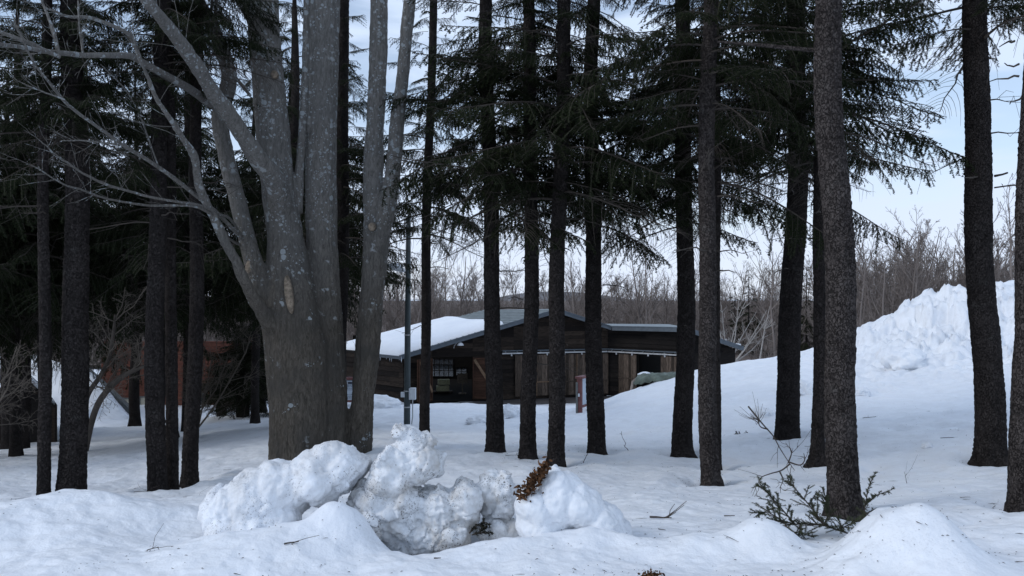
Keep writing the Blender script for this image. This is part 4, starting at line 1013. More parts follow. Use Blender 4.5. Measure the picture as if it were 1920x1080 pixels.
for s in range(6):
    m = MB(); g = np.random.default_rng(400 + s)
    for q in range(9):
        a = g.uniform(0, 6.28); grow(m, (.4 * math.cos(a), .4 * math.sin(a), -.2), (.45 * math.cos(a), .45 * math.sin(a), 1), g.uniform(1.8, 3.2), .022, 0, g, CF_BUSH)
    BV.append(m)
TVA = [m.arrays() for m in TV]; BVA = [m.arrays() for m in BV]
g = np.random.default_rng(11)
wood = MB()
for k in range(330):
    d = g.uniform(66, 150) if k % 3 else g.uniform(62, 85); px = g.uniform(-350, 2250); x = pt(px, d); v, q, t = TVA[g.integers(8)]
    sc = g.uniform(.62, .98) * (1.2 if px > 1550 else 1.0); a = g.uniform(0, 6.28); R_ = np.array(Matrix.Rotation(a, 3, 'Z')) * sc
    wood.add(v @ R_.T + [x, d, gz(x, d)], q, t)
for k in range(150):
    d = g.uniform(50, 80); px = g.uniform(1540, 2250); x = pt(px, d); v, q, t = TVA[g.integers(8)]
    sc = g.uniform(.75, 1.12); R_ = np.array(Matrix.Rotation(g.uniform(0, 6.28), 3, 'Z')) * sc
    wood.add(v @ R_.T + [x, d, gz(x, d)], q, t)
for k in range(620):
    d = g.uniform(57, 140); px = g.uniform(-350, 2250); x = pt(px, d); v, q, t = BVA[g.integers(6)]
    sc = g.uniform(.7, 1.5); R_ = np.array(Matrix.Rotation(g.uniform(0, 6.28), 3, 'Z')) * sc
    wood.add(v @ R_.T + [x, d, gz(x, d) + .1], q, t)
tag(wood.build('leafless_wood', M['twig_grey'], None), kind='stuff')
BTM = []
for m in TV:
    me = m.mesh('bare_crown'); me.materials.append(M['twig_grey']); BTM.append(me)
spots = [(680, 62, .9), (720, 68, 1.0), (770, 60, .95), (845, 62, 1.12), (880, 66, .95), (965, 70, 1.0), (1080, 62, .98), (1150, 70, .9), (1205, 60, 1.05), (1240, 66, .85), (1330, 64, .85), (1390, 70, .85),
         (1450, 58, 1.18), (1510, 60, 1.0), (1622, 50, 1.0), (1660, 54, 1.12), (1700, 50, 1.10), (1735, 56, 1.2), (1765, 50, 1.06), (1800, 54, 1.2), (1835, 50, 1.15), (1885, 52, 1.22), (1915, 48, 1.1), (1640, 60, 1.15),
         (1720, 62, 1.25), (1780, 64, 1.3), (1950, 54, 1.2), (2000, 50, 1.2), (620, 58, 1.0), (560, 64, 1.0), (1040, 66, .8), (1290, 58, .75)]
for k, (px, d, sc) in enumerate(spots):
    x = pt(px, d); z = gz(x, d); o = bpy.data.objects.new('bare_tree', BTM[k % 8]); C.objects.link(o); o.location = (x, d, z); o.rotation_euler = (0, 0, k * 1.7); o.scale = (sc,) * 3
    tag(o, 'leafless upright tree at the edge of the brown wood on the hill' if px > 1540 else 'leafless upright tree at the edge of the brown wood behind the barn', 'tree',
        'leafless trees behind the snow hill' if px > 1540 else 'leafless trees behind the barn')
# pale fan-shaped tree right of the barn and a pale leaning stem
m = MB(); g = np.random.default_rng(5); x = pt(1362, 56); z = gz(x, 56)
for k in range(8):
    a = -0.15 + .16 * k; pts = [np.array([x, 56, z])]; dd = np.array([math.sin(a), .1, math.cos(a)])
    for e in range(6): dd = dd + g.normal(0, .07, 3); dd /= np.linalg.norm(dd); pts.append(pts[-1] + dd * g.uniform(.7, 1.0))
    m.tube(pts, np.linspace(.055, .014, 7), 5); twiglets(m, np.array(pts), None, k, 14, .9, .010)
tag(m.build('birch_tree', M['birch'], None, origin=(x, 56, z)), 'pale white fan-shaped birch just right of the barn roof', 'tree')
m = MB(); x = pt(1420, 55); z = gz(x, 55)
pts = np.array([[x, 55, z], [x + .25, 55, z + 1.4], [x + .5, 55, z + 3], [x + .9, 55.1, z + 4.6]]); m.tube(pts, [.06, .05, .035, .015], 6); twiglets(m, pts, None, 3, 16, 1.0, .010)
tag(m.build('birch_tree', M['birch'], None, origin=(x, 55, z)), 'pale leaning birch stem in the gap between the barn and the snow hill', 'tree')
# small conifers in the wood
for k, (px, d, h, lab) in enumerate(((1404, 66, 7.4, 'small pointed conifer standing taller of two above the birch fan'), (1378, 68, 6.4, 'small pointed conifer standing shorter of two above the birch fan'), (1512, 62, 7.6, 'small dark conifer between two trunks right of the barn'))):
    x = pt(px, d); z = gz(x, d); t = empty('conifer_tree', (x, d, z)); tag(t, lab, 'tree', 'small conifers in the wood')
    m = MB(); m.tube([[x, d, z - .3], [x, d, z + h]], [.10, .02], 6); m.build('trunk', M['bark_dark'], t); put_crown(t, k, (0, 0, .3), k, h / 6.6 * .75, 1.3)

# yew-like dark bush
def shrubby(name, px, d, lab, sc, szz, zoff, mat):
    x = pt(px, d); z = gz(x, d); t = empty(name, (x, d, z)); tag(t, lab, 'bush')
    m = MB(); g = np.random.default_rng(int(px))
    for k in range(5):
        a = k * 1.3; m.tube([[x + .12 * math.cos(a), d + .12 * math.sin(a), z - .2], [x + .2 * math.cos(a), d + .2 * math.sin(a), z + 1.0], [x + .3 * math.cos(a), d + .3 * math.sin(a), z + 3.2 * sc]], [.13 * sc, .10 * sc, .04], 7)
    m.build('trunk', M['bark_dark'], t)
    for k in range(4): put_crown(t, k + 1, (.3 * k, -.2 * k, zoff + .2 * k), k * 2.4, sc, szz)
    return t
shrubby('yew_bush', 455, 31, 'dark evergreen bush left of the big grey tree, branches down to the snow', 1.05, .72, .35, M['yew'])
shrubby('yew_bush', 415, 34, 'dark evergreen bush before the red house wall', .7, .6, .3, M['yew'])

CF_SHRUB = dict(seg=(6, 4, 4, 3), wob=(.10, .22, .28, .3), up=(.03, .02, .02, .02), tap=(.5, .4, .4, .6), sid=(7, 5, 4, 3), kids=(9, 8, 6), **{'from': (.35, .2, .15)}, ang=((.4, 1.1), (.4, 1.1), (.4, 1.1)), len=(.55, .5, .5), rad=(.5, .5, .5), rmin=.0024)
x, d = pt(165, 15.5), 15.5; z = gz(x, d); t = empty('bare_shrub', (x, d, z)); tag(t, 'bare crooked shrub with two curved brown stems beside the thick left spruce', 'shrub')
m = MB(); g = np.random.default_rng(21); m2 = MB()
for pts in ([(160, 845, 12), (172, 790, 12), (188, 750, 12), (215, 718, 11), (240, 700, 9), (275, 685, 6)], [(158, 800, 10), (163, 745, 10), (188, 705, 9), (205, 670, 8), (212, 630, 7), (216, 590, 4)]):
    c, r = limb(pts, 15.5, 15.3); m.tube(c, r, 8)
    for k in range(13):
        i = g.integers(len(c) // 3, len(c)); grow(m2, c[i], (g.normal(.15, .5), g.normal(0, .5), g.uniform(.1, 1)), g.uniform(.5, 1.15), .012, 1, g, CF_SHRUB)
m.build('stem', M['twig'], t, True); m2.build('twig', M['twig_pale'], t)
x, d = pt(-75, 13.5), 13.5; z = gz(x, d); t = empty('bare_shrub', (x, d, z)); tag(t, 'pale twiggy shrub fanning in from the left edge of the photo', 'shrub')
m = MB(); g = np.random.default_rng(23)
for k in range(8): grow(m, (x + g.normal(0, .1), d + g.normal(0, .1), z - .1 + .25 * g.random()), (g.uniform(.05, 1.0), g.normal(0, .3), 1), g.uniform(1.4, 2.4), .018, 0, g, dict(CF_SHRUB, kids=(7, 6, 4)))
m.build('stem', M['twig_pale'], t)
x, d = pt(350, 21), 21; z = gz(x, d); t = empty('bare_shrub', (x, d, z)); tag(t, 'pale lichen-grey twiggy shrub between the lone trunk and the big grey tree', 'shrub')
m = MB(); g = np.random.default_rng(29)
for k in range(5): grow(m, (x + g.normal(0, .08), d + g.normal(0, .1), z - .1), (g.uniform(-.1, .75), g.normal(0, .3), 1), g.uniform(2.2, 3.4), .026, 0, g, CF_SHRUB)
m.build('stem', M['twig_pale'], t)
# ---------------------------------------------------------------- red house with the snowy roof, old shed
hd_ = 40.0; hz0 = P(300, 772, hd_)[2] - .3
x0, x1 = pt(190, hd_), pt(472, hd_)
house = empty('red_house', ((x0 + x1) / 2, hd_, hz0)); tag(house, 'red-brown boarded house with a steep snow-covered roof behind the left trees', 'house')
m = MB(); ztop = P(300, 640, hd_)[2]
siding(m, [x0, hd_], [x1, hd_], [(0, hz0), (x1 - x0, hz0), (x1 - x0, ztop), (0, ztop)], .2, .02, 0, 9); wallslab(m, [x0, hd_], [x1, hd_], [(0, hz0), (x1 - x0, hz0), (x1 - x0, ztop), (0, ztop)], .3)
m.prism([[x0, hd_ + .3, hz0], [x0 * 1.17 + .3, hd_ + 7, hz0], [x0 * 1.17 + .3, hd_ + 7, ztop], [x0, hd_ + .3, ztop]], [.2, 0, 0]); m.prism([[x1, hd_ + .3, hz0], [x1 * 1.17 - .3, hd_ + 7, hz0], [x1 * 1.17 - .3, hd_ + 7, ztop], [x1, hd_ + .3, ztop]], [-.2, 0, 0])
m.build('wall', M['red_wall'], house)
def hwin(px0, px1, py0, py1, mat, name='window', mull=0):
    a, b = P(px0, py1, hd_), P(px1, py0, hd_); f = MB(); y = hd_ - .04
    for q in ((a[0], b[0], a[2], a[2]), (a[0], b[0], b[2], b[2])): f.bar([q[0], y, q[2]], [q[1], y, q[3]], .07, .07)
    for q in (a[0], b[0]): f.bar([q, y, a[2]], [q, y, b[2]], .07, .066)
    for i in range(mull): xx = a[0] + (b[0] - a[0]) * (i + 1) / (mull + 1); f.bar([xx, y, a[2]], [xx, y, b[2]], .05, .05)
    w = f.build(name, M['grey_fascia'], house); g_ = MB(); g_.box([(a[0] + b[0]) / 2, hd_ - .035, (a[2] + b[2]) / 2], [b[0] - a[0], .02, b[2] - a[2]]); g_.build('pane', mat, w)
hwin(232, 246, 747, 771, M['cream']); hwin(263, 280, 744, 771, M['cream'], 'door'); hwin(366, 388, 738, 756, M['glass'], mull=1); hwin(418, 436, 735, 752, M['glass'], mull=1); hwin(447, 459, 738, 752, M['glass'])
m = MB(); m.bar([pt(286, hd_), hd_ - .05, hz0], [pt(286, hd_), hd_ - .05, P(0, 720, hd_)[2]], .35, .10); m.build('corner_board', M['grey_fascia'], house)
# steep roof seen from its eave side: apex at left top, eave low at right
RO = np.array([P(60, 660, 38.5), P(166, 697, 37.5), P(249, 772, 36.8), P(243, 805, 36.3), P(165, 822, 35.0), P(40, 822, 35.5)])
m = MB(); m.bar(P(120, 655, 38.3), P(252, 776, 37.6), .30, .22); m.build('roof', M['grey_fascia'], house)
n = 40; S_, T_ = np.meshgrid(np.linspace(0, 1, n), np.linspace(0, 1, n))
TL_, TR_, BR_, BL_ = P(-20, 640, 38.8), P(166, 695, 37.5), P(248, 790, 36.4), P(-40, 835, 35.0)
pos = (TL_ * ((1 - S_) * (1 - T_))[..., None] + TR_ * (S_ * (1 - T_))[..., None] + BL_ * ((1 - S_) * T_)[..., None] + BR_ * (S_ * T_)[..., None]).reshape(-1, 3)
pos[:, 1] -= .12 * fbm(pos * .7, 3); pos += np.array([0, -.1, .05]) * ridged(pos * 2.0, 2)[:, None] * (T_.ravel() > .55)[:, None]
bk = pos + [.05, .5, -.25]; i = np.arange(n - 1)[:, None] * n; j = np.arange(n - 1)[None]; q = np.stack([i + j, i + n + j, i + n + j + 1, i + j + 1], -1).reshape(-1, 4); N_ = n * n
rim = [(k * n, k * n + n) for k in range(n - 1)] + [(k * n + n - 1, k * n + 2 * n - 1) for k in range(n - 1)] + [(k, k + 1) for k in range(n - 1)] + [(N_ - n + k, N_ - n + k + 1) for k in range(n - 1)]
m = MB(); m.add(np.concatenate([pos, bk]), np.concatenate([q, q[:, ::-1] + N_, np.array([[a, b, b + N_, a + N_] for a, b in rim])])); m.build('roof_snow', M['snow_soft'], house, True)

sdp = 25.5; sz = P(50, 838, sdp)[2] - .2
xa, xr, xb = pt(-70, sdp), pt(36, sdp), pt(104, sdp); zr_ = P(0, 700, sdp)[2]; ze = P(0, 760, sdp)[2]; zl_ = P(0, 790, sdp)[2]
shed = empty('old_shed', (xr, sdp, sz)); tag(shed, 'small old shed of dark vertical planks at the left edge', 'shed')
m = MB(); poly = [(0, sz), (xb - xa, sz), (xb - xa, ze), (xr - xa, zr_), (0, zl_)]
wallslab(m, [xa, sdp], [xb, sdp], poly, .1)
for u0 in np.arange(0, xb - xa - .05, .19):
    u1 = min(u0 + .185, xb - xa); zz = lambda u: np.interp(u, [0, xr - xa, xb - xa], [zl_, zr_, ze])
    siding(m, [xa, sdp], [xb, sdp], [(u0, sz + .1), (u1, sz + .1), (u1, min(zz(u0), zz(u1))), (u0, min(zz(u0), zz(u1)))], 3.5, .02 + .01 * rng.random(), 0, 3, True)
bx2 = xb * (1 + 4 / sdp) - .3; m.prism([[xb, sdp + .1, sz], [bx2, sdp + 4, sz], [bx2, sdp + 4, ze], [xb, sdp + .1, ze]], [-.1, 0, 0])
m.build('wall', M['siding'], shed)
m = MB(); q0, q1, q2 = np.array([xa - .2, sdp - .3, zl_ - .05]), np.array([xr, sdp - .3, zr_ + .06]), np.array([xb + .15, sdp - .3, ze - .05])
kx = xb * 4.5 / sdp - .3; m.prism([q0, q1, q1 + [kx, 4.5, 0], q0 + [kx, 4.5, 0]], [0, 0, .08]); m.prism([q1 + [.004, 0, 0], q2, q2 + [kx, 4.5, 0], q1 + [kx + .004, 4.5, 0]], [0, 0, .08]); m.build('roof', M['siding_black'], shed)
m = MB(); m.prism([q1 + [.06, .1, .085], q2 + [-.06, .1, .085], q2 + [kx - .1, 4.4, .085], q1 + [kx, 4.4, .085]], [0, 0, .10]); m.build('roof_snow', M['snow_soft'], shed)
m = MB(); m.bar([pt(52, sdp), sdp - .05, sz + .2], [pt(52, sdp), sdp - .05, sz + 1.9], .9, .05); m.build('door', M['siding_black'], shed)

# ---------------------------------------------------------------- lamp post
d = 21.0; x = pt(763, d); zb = P(763, 803, d)[2]; zb = min(zb, gz(x, d)); zt = P(763, 407, d)[2]
lp = empty('lamp_post', (x, d, zb)); tag(lp, 'tall dark green steel lamp post with a grey box strapped to it', 'lamp post')
m = MB(); xt = pt(766, d); m.tube([[x, d, zb - .3], [x, d, zb + .02], [x + (xt - x) * .5, d, (zb + zt) / 2], [xt, d, zt]], [.088, .086, .078, .062], 20); m.tube([[xt, d, zt], [xt, d, zt + .03]], [.07, .07], 16); m.build('pole', M['pole'], lp, True)
for py in (628, 733, 763, 799):
    z = P(0, py, d)[2]; xx = x + (xt - x) * (z - zb) / (zt - zb); m = MB(); m.tube([[xx, d, z - .014], [xx, d, z + .014]], [.092, .091], 20); m.build('band', M['rail'], lp)
z = P(0, 738, d)[2]; m = MB(); m.box([x + .15, d - .02, z], [.17, .20, .30]); m.box([x + .15, d - .125, z], [.13, .015, .25]); bx_ = m.build('electric_box', M['white'], lp)
m = MB(); m.box([x - .10, d - .05, z - .02], [.10, .12, .13]); m.build('switch_box', M['white'], lp)
m = MB(); m.tube([[x + .15, d, z - .14], [x + .15, d + .01, z - .6], [x + .11, d + .01, zb]], [.015] * 3, 6); m.build('conduit', M['rail'], lp)
zl = P(0, 508, d)[2]; m = MB(); m.tube([[x + .02, d, zl - .08], [x - .12, d - .05, zl + .02], [x - .20, d - .08, zl + .05]], [.02, .02, .02], 8)
m.build('lamp_arm', M['pole'], lp)
m = MB(); c = np.array([x - .27, d - .10, zl + .09])
s = np.linspace(0, 1, 12); m.tube([c + [.23 * (1 - 2 * q), .03 * (2 * q - 1), -.10 + .24 * q - .10 * q * q] for q in s], .015 + .075 * np.sin(np.pi * (.08 + .84 * s)) ** .8, 14); m.build('lamp_head', M['white'], lp, True)
m = MB(); m.tube([c + [.18 * (1 - 2 * q), .03 * (2 * q - 1), -.02 + .20 * q - .10 * q * q] for q in s], .01 + .055 * np.sin(np.pi * (.05 + .9 * s)) ** .7, 12); m.build('snow_cap', M['snow_soft'], lp, True)

# ---------------------------------------------------------------- boards
d = 30.0; xa, xb = pt(620, d), pt(667, d); zc0, zc1 = P(0, 752, d)[2], P(0, 712, d)[2]; zg = min(gz(xa, d), gz(xb, d)) - .1
nb = empty('information_board', ((xa + xb) / 2, d, zg)); tag(nb, 'red-framed information board seen between the two stems of the big grey tree', 'sign')
m = MB()
for xx in (xa, xb): m.bar([xx, d, zg], [xx, d, zc1 + .06], .09, .09)
m.build('post', M['board_red'], nb); m = MB(); m.bar([xa - .1, d, zc1 + .05], [xb + .1, d, zc1 + .05], .14, .10); m.bar([xa, d, zc0], [xb, d, zc0], .08, .08); m.build('frame', M['board_red'], nb)
m = MB(); m.box([(xa + xb) / 2, d, (zc0 + zc1) / 2], [xb - xa - .1, .04, zc1 - zc0 - .06]); pn = m.build('panel', M['board_face'], nb)
m = MB(); m.box([(xa + xb) / 2, d - .026, zc1 - .12], [xb - xa - .12, .008, .07]); m.build('header_band', M['navy'], pn)
m = MB(); c = [pt(651.5, d), d - .034, zc1 - .12]; m.tube([c, [c[0], d - .038, c[2]]], [.026, .026], 14); m.build('emblem', M['white'], pn)
m = MB(); g = np.random.default_rng(2)
for k in range(9):
    z = zc1 - .20 - .06 * k
    if k in (4, 5): continue
    xx = xa + .1
    while xx < xb - .1:
        w = g.uniform(.02, .06); m.box([xx + w / 2, d - .024, z], [w, .006, .022 if k else .035]); xx += w + .018
m.build('printed_text', M['ink'], pn)

d = 24.0; x = pt(1089, d); zb = P(0, 776, d)[2]; zt = P(0, 708, d)[2]; zg = min(gz(x, d), zb) - .05
nb = empty('notice_board', (x, d, zg)); tag(nb, 'red-edged notice board standing edge-on in the snow before the barn', 'sign')
ang = math.radians(62); U = np.array([math.cos(ang), math.sin(ang), 0]); N = np.array([math.sin(ang), -math.cos(ang), 0]); a = np.array([x - .04, d, 0]); w = .95
def bx(mb, u0, u1, z0, z1, n0, n1):
    pts = [a + U * u0 + N * n0 + [0, 0, z0], a + U * u1 + N * n0 + [0, 0, z0], a + U * u1 + N * n0 + [0, 0, z1], a + U * u0 + N * n0 + [0, 0, z1]]; mb.prism(pts, N * (n1 - n0))
zm = zt - .16
m = MB(); bx(m, -.02, .06, zg, zt, -.075, .075); bx(m, w, w + .08, zg, zt, -.075, .075); m.build('post', M['board_red'], nb)
m = MB(); bx(m, -.06, w + .12, zt - .03, zt + .03, -.12, .12); bx(m, .06, w, zg + .22, zg + .30, -.04, .04); m.build('frame', M['board_red'], nb)
m = MB(); bx(m, .062, w - .002, zg + .302, zt - .032, -.03, .034); m.build('panel', M['board_face'], nb)
m = MB(); bx(m, -.05, -.022, zg + .02, zt - .14, -.10, -.04); m.build('side_strip', M['grey_fascia'], nb)
m = MB(); m.box(a - U * .05 + [0, 0, (zg + zt) / 2 + .05], (.05, .05, .09)); m.build('latch', M['white'], nb)

# ---------------------------------------------------------------- tarpaulin over timber
d = 27.6; c0 = P(1187, 712, d); c1 = P(1275, 700, d - .5)
th = empty('covered_timber', (c0[0] + .6, d, gz(c0[0] + .6, d))); tag(th, 'heap of timber under a green tarpaulin on top of the snow bank', 'tarpaulin heap')
n1, n2 = 60, 26; S_, T_ = np.meshgrid(np.linspace(0, 1, n1), np.linspace(0, 1, n2)); an = np.pi * T_
ax = c0[None, None] + (c1 - c0)[None, None] * S_[..., None]
prof = .20 + .05 * np.sin(S_ * 6)
V = ax + np.stack([-.05 * np.cos(an), -.42 * np.cos(an), prof * np.sin(an) ** .7 * np.clip(S_ * 9, .2, 1) - .12], -1); V = V.reshape(-1, 3)
V += .05 * np.stack([0 * V[:, 0], ridged(V * 4, 2) - .5, ridged(V * 3.3 + 4, 3) - .4], 1)
i = np.arange(n2 - 1)[:, None] * n1; j = np.arange(n1 - 1)[None]; q = np.stack([i + j, i + j + 1, i + n1 + j + 1, i + n1 + j], -1).reshape(-1, 4)
m = MB(); m.add(np.concatenate([V, V - [0, 0, .03]]), np.concatenate([q, q[:, ::-1] + n1 * n2])); m.build('tarpaulin', M['tarp'], th, True)
for k in range(5):
    a_ = c0 + [-.05 + .05 * k, -.25 + .12 * k, -.05 + .02 * (k % 3)]; b_ = a_ + [-.14 - .03 * k, -.35, -.45]; m = MB()
    m.tube([a_ + [.5, .3, .0], a_, (a_ + b_) / 2 + [0, 0, .02], b_], [.05, .05, .048, .045], 8); m.build('log', M['log'], th)
m = MB(); s = np.linspace(0, 1, 12); cc = P(1205, 702, d - .05); m.tube([cc + [-.18 + .52 * q, 0, .02 * math.sin(q * 3)] for q in s], .02 + .10 * np.sin(np.pi * s), 12); v, q_, t_ = m.arrays(); v[:, 2] = cc[2] + (v[:, 2] - cc[2]) * .7
m = MB(); m.add(v, q_, t_); m.build('snow_cap', M['snow_soft'], th, True)

# ---------------------------------------------------------------- lumps of snow on the ground
def lump(px, py, d, s, lab, k):
    x = pt(px, d); z = gz(x, d); bm = bmesh.new(); bmesh.ops.create_icosphere(bm, subdivisions=5, radius=1.0); me = bpy.data.meshes.new('snow_lump'); bm.to_mesh(me); bm.free()
    v = np.zeros(len(me.vertices) * 3, np.float32); me.vertices.foreach_get('co', v); v = v.reshape(-1, 3).astype(float)
    v *= (1 + .30 * fbm(v * 1.3 + k * 5, 3) + .10 * ridged(v * 2.7 + k, 2))[:, None]; v *= np.array(s); me.vertices.foreach_set('co', v.astype(np.float32).ravel())
    me.materials.append(M['snow_soft']); me.polygons.foreach_set('use_smooth', np.ones(len(me.polygons), bool)); o = bpy.data.objects.new('snow_lump', me); C.objects.link(o); o.location = (x, d, z + s[2] * .35); tag(o, lab, 'snow lump', 'lumps of snow on the slope')
lump(1697, 668, 22.6, (.55, .45, .38), 'large hollow-faced snow lump halfway up the snow hill', 1)
lump(1431, 768, 17.0, (.19, .2, .13), 'rounded snow lump left of the dark straight trunk below the hill', 2)
lump(1508, 742, 19.0, (.24, .2, .22), 'rounded snow lump in the gap between the dark trunk and the thin one', 3)
lump(1738, 856, 11.6, (.07, .06, .05), 'small snow chunk on the flat snow left of the stubbed trunk', 4)
lump(1612, 742, 19.0, (.22, .2, .12), 'low snow lump right of the thick scaly trunk at the foot of the hill', 5)
for k, (px, py, d, s, lab) in enumerate(((955, 778, 25.5, (.34, .3, .27), 'white snow lump before the barn between two trunks, the taller of the pair'), (900, 790, 23.5, (.36, .3, .16), 'low wide snow lump left of the taller one before the barn'), (700, 765, 31, (.9, .6, .35), 'banked snow lump against the left barn wall'))): lump(px, py, d, s, lab, 10 + k)

# ---------------------------------------------------------------- cut spruce branch at the foot of the thick trunk, twigs, leaves
def sprig(name, pts, d, lab, cat, seed, mat=None, dens=1.0, l2=.24, group=None, side=True, rr=.006):
    g = np.random.default_rng(seed); nd, wd = MB(), MB()
    for pl in pts:
        c = np.array([P(px, py, dd) for px, py, dd in pl]); n = len(c); t = np.arange(n); tf = np.linspace(0, n - 1, (n - 1) * 5 + 1); c = np.stack([np.interp(tf, t, c[:, i]) for i in range(3)], 1)
        wd.tube(c, np.linspace(rr, rr * .3, len(c)), 6, False); tot = np.linalg.norm(np.diff(c, axis=0), axis=1).sum(); needles(nd, c[len(c) // 2:], .012, .014, .012, .006, r=g); needles(nd, c[len(c) // 2:], .012, .014, .012, .006, r=g)
        k = int(tot / .024 * dens); sd = 1
        for q in range(k):
            f = (q + .5 + g.uniform(-.3, .3)) / k; i = f * (len(c) - 1); i0 = min(int(i), len(c) - 2); p = c[i0] + (c[i0 + 1] - c[i0]) * (i - i0); ax = c[i0 + 1] - c[i0]; ax /= np.linalg.norm(ax)
            sd = -sd; up = np.array([0, -.8, .5]); s = np.cross(ax, up); s /= np.linalg.norm(s); u2 = np.cross(s, ax)
            dr = ax * .75 + (u2 * sd * .75 + s * g.normal(0, .35)); dr /= np.linalg.norm(dr); l = l2 * (1 - .6 * f) * g.uniform(.5, 1.1)
            tw = [p]
            for e in range(4): dr = dr + g.normal(0, .10, 3); dr /= np.linalg.norm(dr); tw.append(tw[-1] + dr * l / 4)
            tw = np.array(tw); wd.tube(tw, np.linspace(.004, .0015, 5), 4, False)
            for rep in range(3): needles(nd, tw, .0075, .012, .010, .006, r=g)
            for e in range(3):
                b = tw[1 + e]; dr2 = (tw[2 + e] - tw[1 + e]); dr2 /= np.linalg.norm(dr2); d3 = dr2 * .8 + g.normal(0, .5, 3); d3 /= np.linalg.norm(d3); l3 = l * .45; tw2 = np.array([b, b + d3 * l3 * .5, b + d3 * l3]); wd.tube(tw2, [.002, .0017, .0012], 3, False)
                for rep in range(3): needles(nd, tw2, .0075, .011, .010, .006, r=g)
    c = P(*pts[0][0]); root = empty(name, c); tag(root, lab, cat, group); nd.build('needles', mat or M['needle_live'], root); wd.build('stem', M['twig'], root); return root
D = 5.8
sprig('spruce_branch', [[(1590, 1000, D), (1545, 985, D), (1490, 982, D), (1440, 975, D)], [(1545, 985, D), (1520, 950, D + .1), (1490, 915, D + .1), (1478, 900, D + .15)], [(1490, 982, D), (1462, 950, D), (1440, 925, D), (1425, 908, D)],
   [(1470, 978, D), (1440, 960, D), (1415, 962, D - .02)], [(1545, 985, D), (1555, 960, D + .05), (1545, 925, D + .1)], [(1500, 983, D), (1500, 1000, D - .05), (1525, 1006, D - .08)], [(1470, 978, D), (1480, 1000, D - .05), (1500, 1003, D - .08)], [(1570, 993, D), (1590, 985, D - .05), (1612, 975, D - .05)]],
   D, 'cut green spruce branch lying at the foot of the thick scaly trunk', 'branch', 3, dens=1.2, l2=.17)
sprig('spruce_branch', [[(1618, 985, 6.3), (1622, 950, 6.3), (1628, 915, 6.3), (1640, 888, 6.3)], [(1622, 948, 6.3), (1640, 930, 6.3), (1672, 918, 6.3)], [(1620, 965, 6.3), (1640, 955, 6.3), (1655, 958, 6.3)]], 6.3, 'small upright green spruce sprig right of the thick scaly trunk', 'branch', 6, dens=1.2, l2=.085, rr=.006)
sprig('spruce_sprig', [[(1378, 822, 15), (1390, 816, 15), (1402, 814, 15)], [(1390, 818, 15), (1380, 812, 15)]], 15, 'small dark green sprig lying alone on the snow left of the dark straight trunk', 'sprig', 8, M['needle'], 1.6, .14, rr=.008)
sprig('spruce_sprig', [[(1428, 915, 7.2), (1436, 908, 7.2), (1440, 912, 7.2)]], 7.2, 'tiny dark sprig above the cut green branch', 'sprig', 9, M['needle'], 1.5, .06, rr=.005)
sprig('spruce_sprig', [[(880, 1000, 5.8), (895, 985, 5.8), (912, 990, 5.78)], [(900, 1000, 5.8), (906, 978, 5.82), (918, 984, 5.8)], [(885, 1003, 5.78), (905, 998, 5.76), (922, 1000, 5.76)]], 5.8, 'small dark spruce sprig down in the dug snow pit', 'sprig', 10, M['needle'], 1.8, .06, rr=.005)

def twig(pls, lab, seed, name='fallen_twig', r0=.006, mat='twig', n=3, l=.12, group='twigs lying on the snow'):
    m = MB()
    for k, (pl, d0, d1) in enumerate(pls):
        c, r = limb([(a, b, 1) for a, b in pl], d0, d1); m.tube(c, np.linspace(r0, r0 * .35, len(c)), 6); twiglets(m, c, None, seed + k, n, l, r0 * .3)
    o = m.build(name, M[mat], None, origin=P(*pls[0][0][0], pls[0][1])); tag(o, lab, 'twig', group); return o
twig([([(1403, 762), (1430, 795), (1450, 818), (1462, 840), (1478, 865), (1490, 882)], 7.9, 7.9), ([(1481, 870), (1465, 882), (1445, 888), (1428, 895), (1420, 908)], 7.9, 7.6), ([(1478, 866), (1500, 872), (1509, 862), (1507, 850)], 7.9, 7.8), ([(1478, 868), (1484, 850), (1482, 840)], 7.9, 7.9), ([(1462, 884), (1468, 900), (1462, 915)], 7.75, 7.6), ([(1425, 790), (1418, 785)], 7.9, 7.9), ([(1440, 805), (1426, 800), (1420, 786)], 7.9, 7.9)],
     'bare arching twig stuck in the snow between two trunks at right', 3, 'bare_twig', .008, n=5)
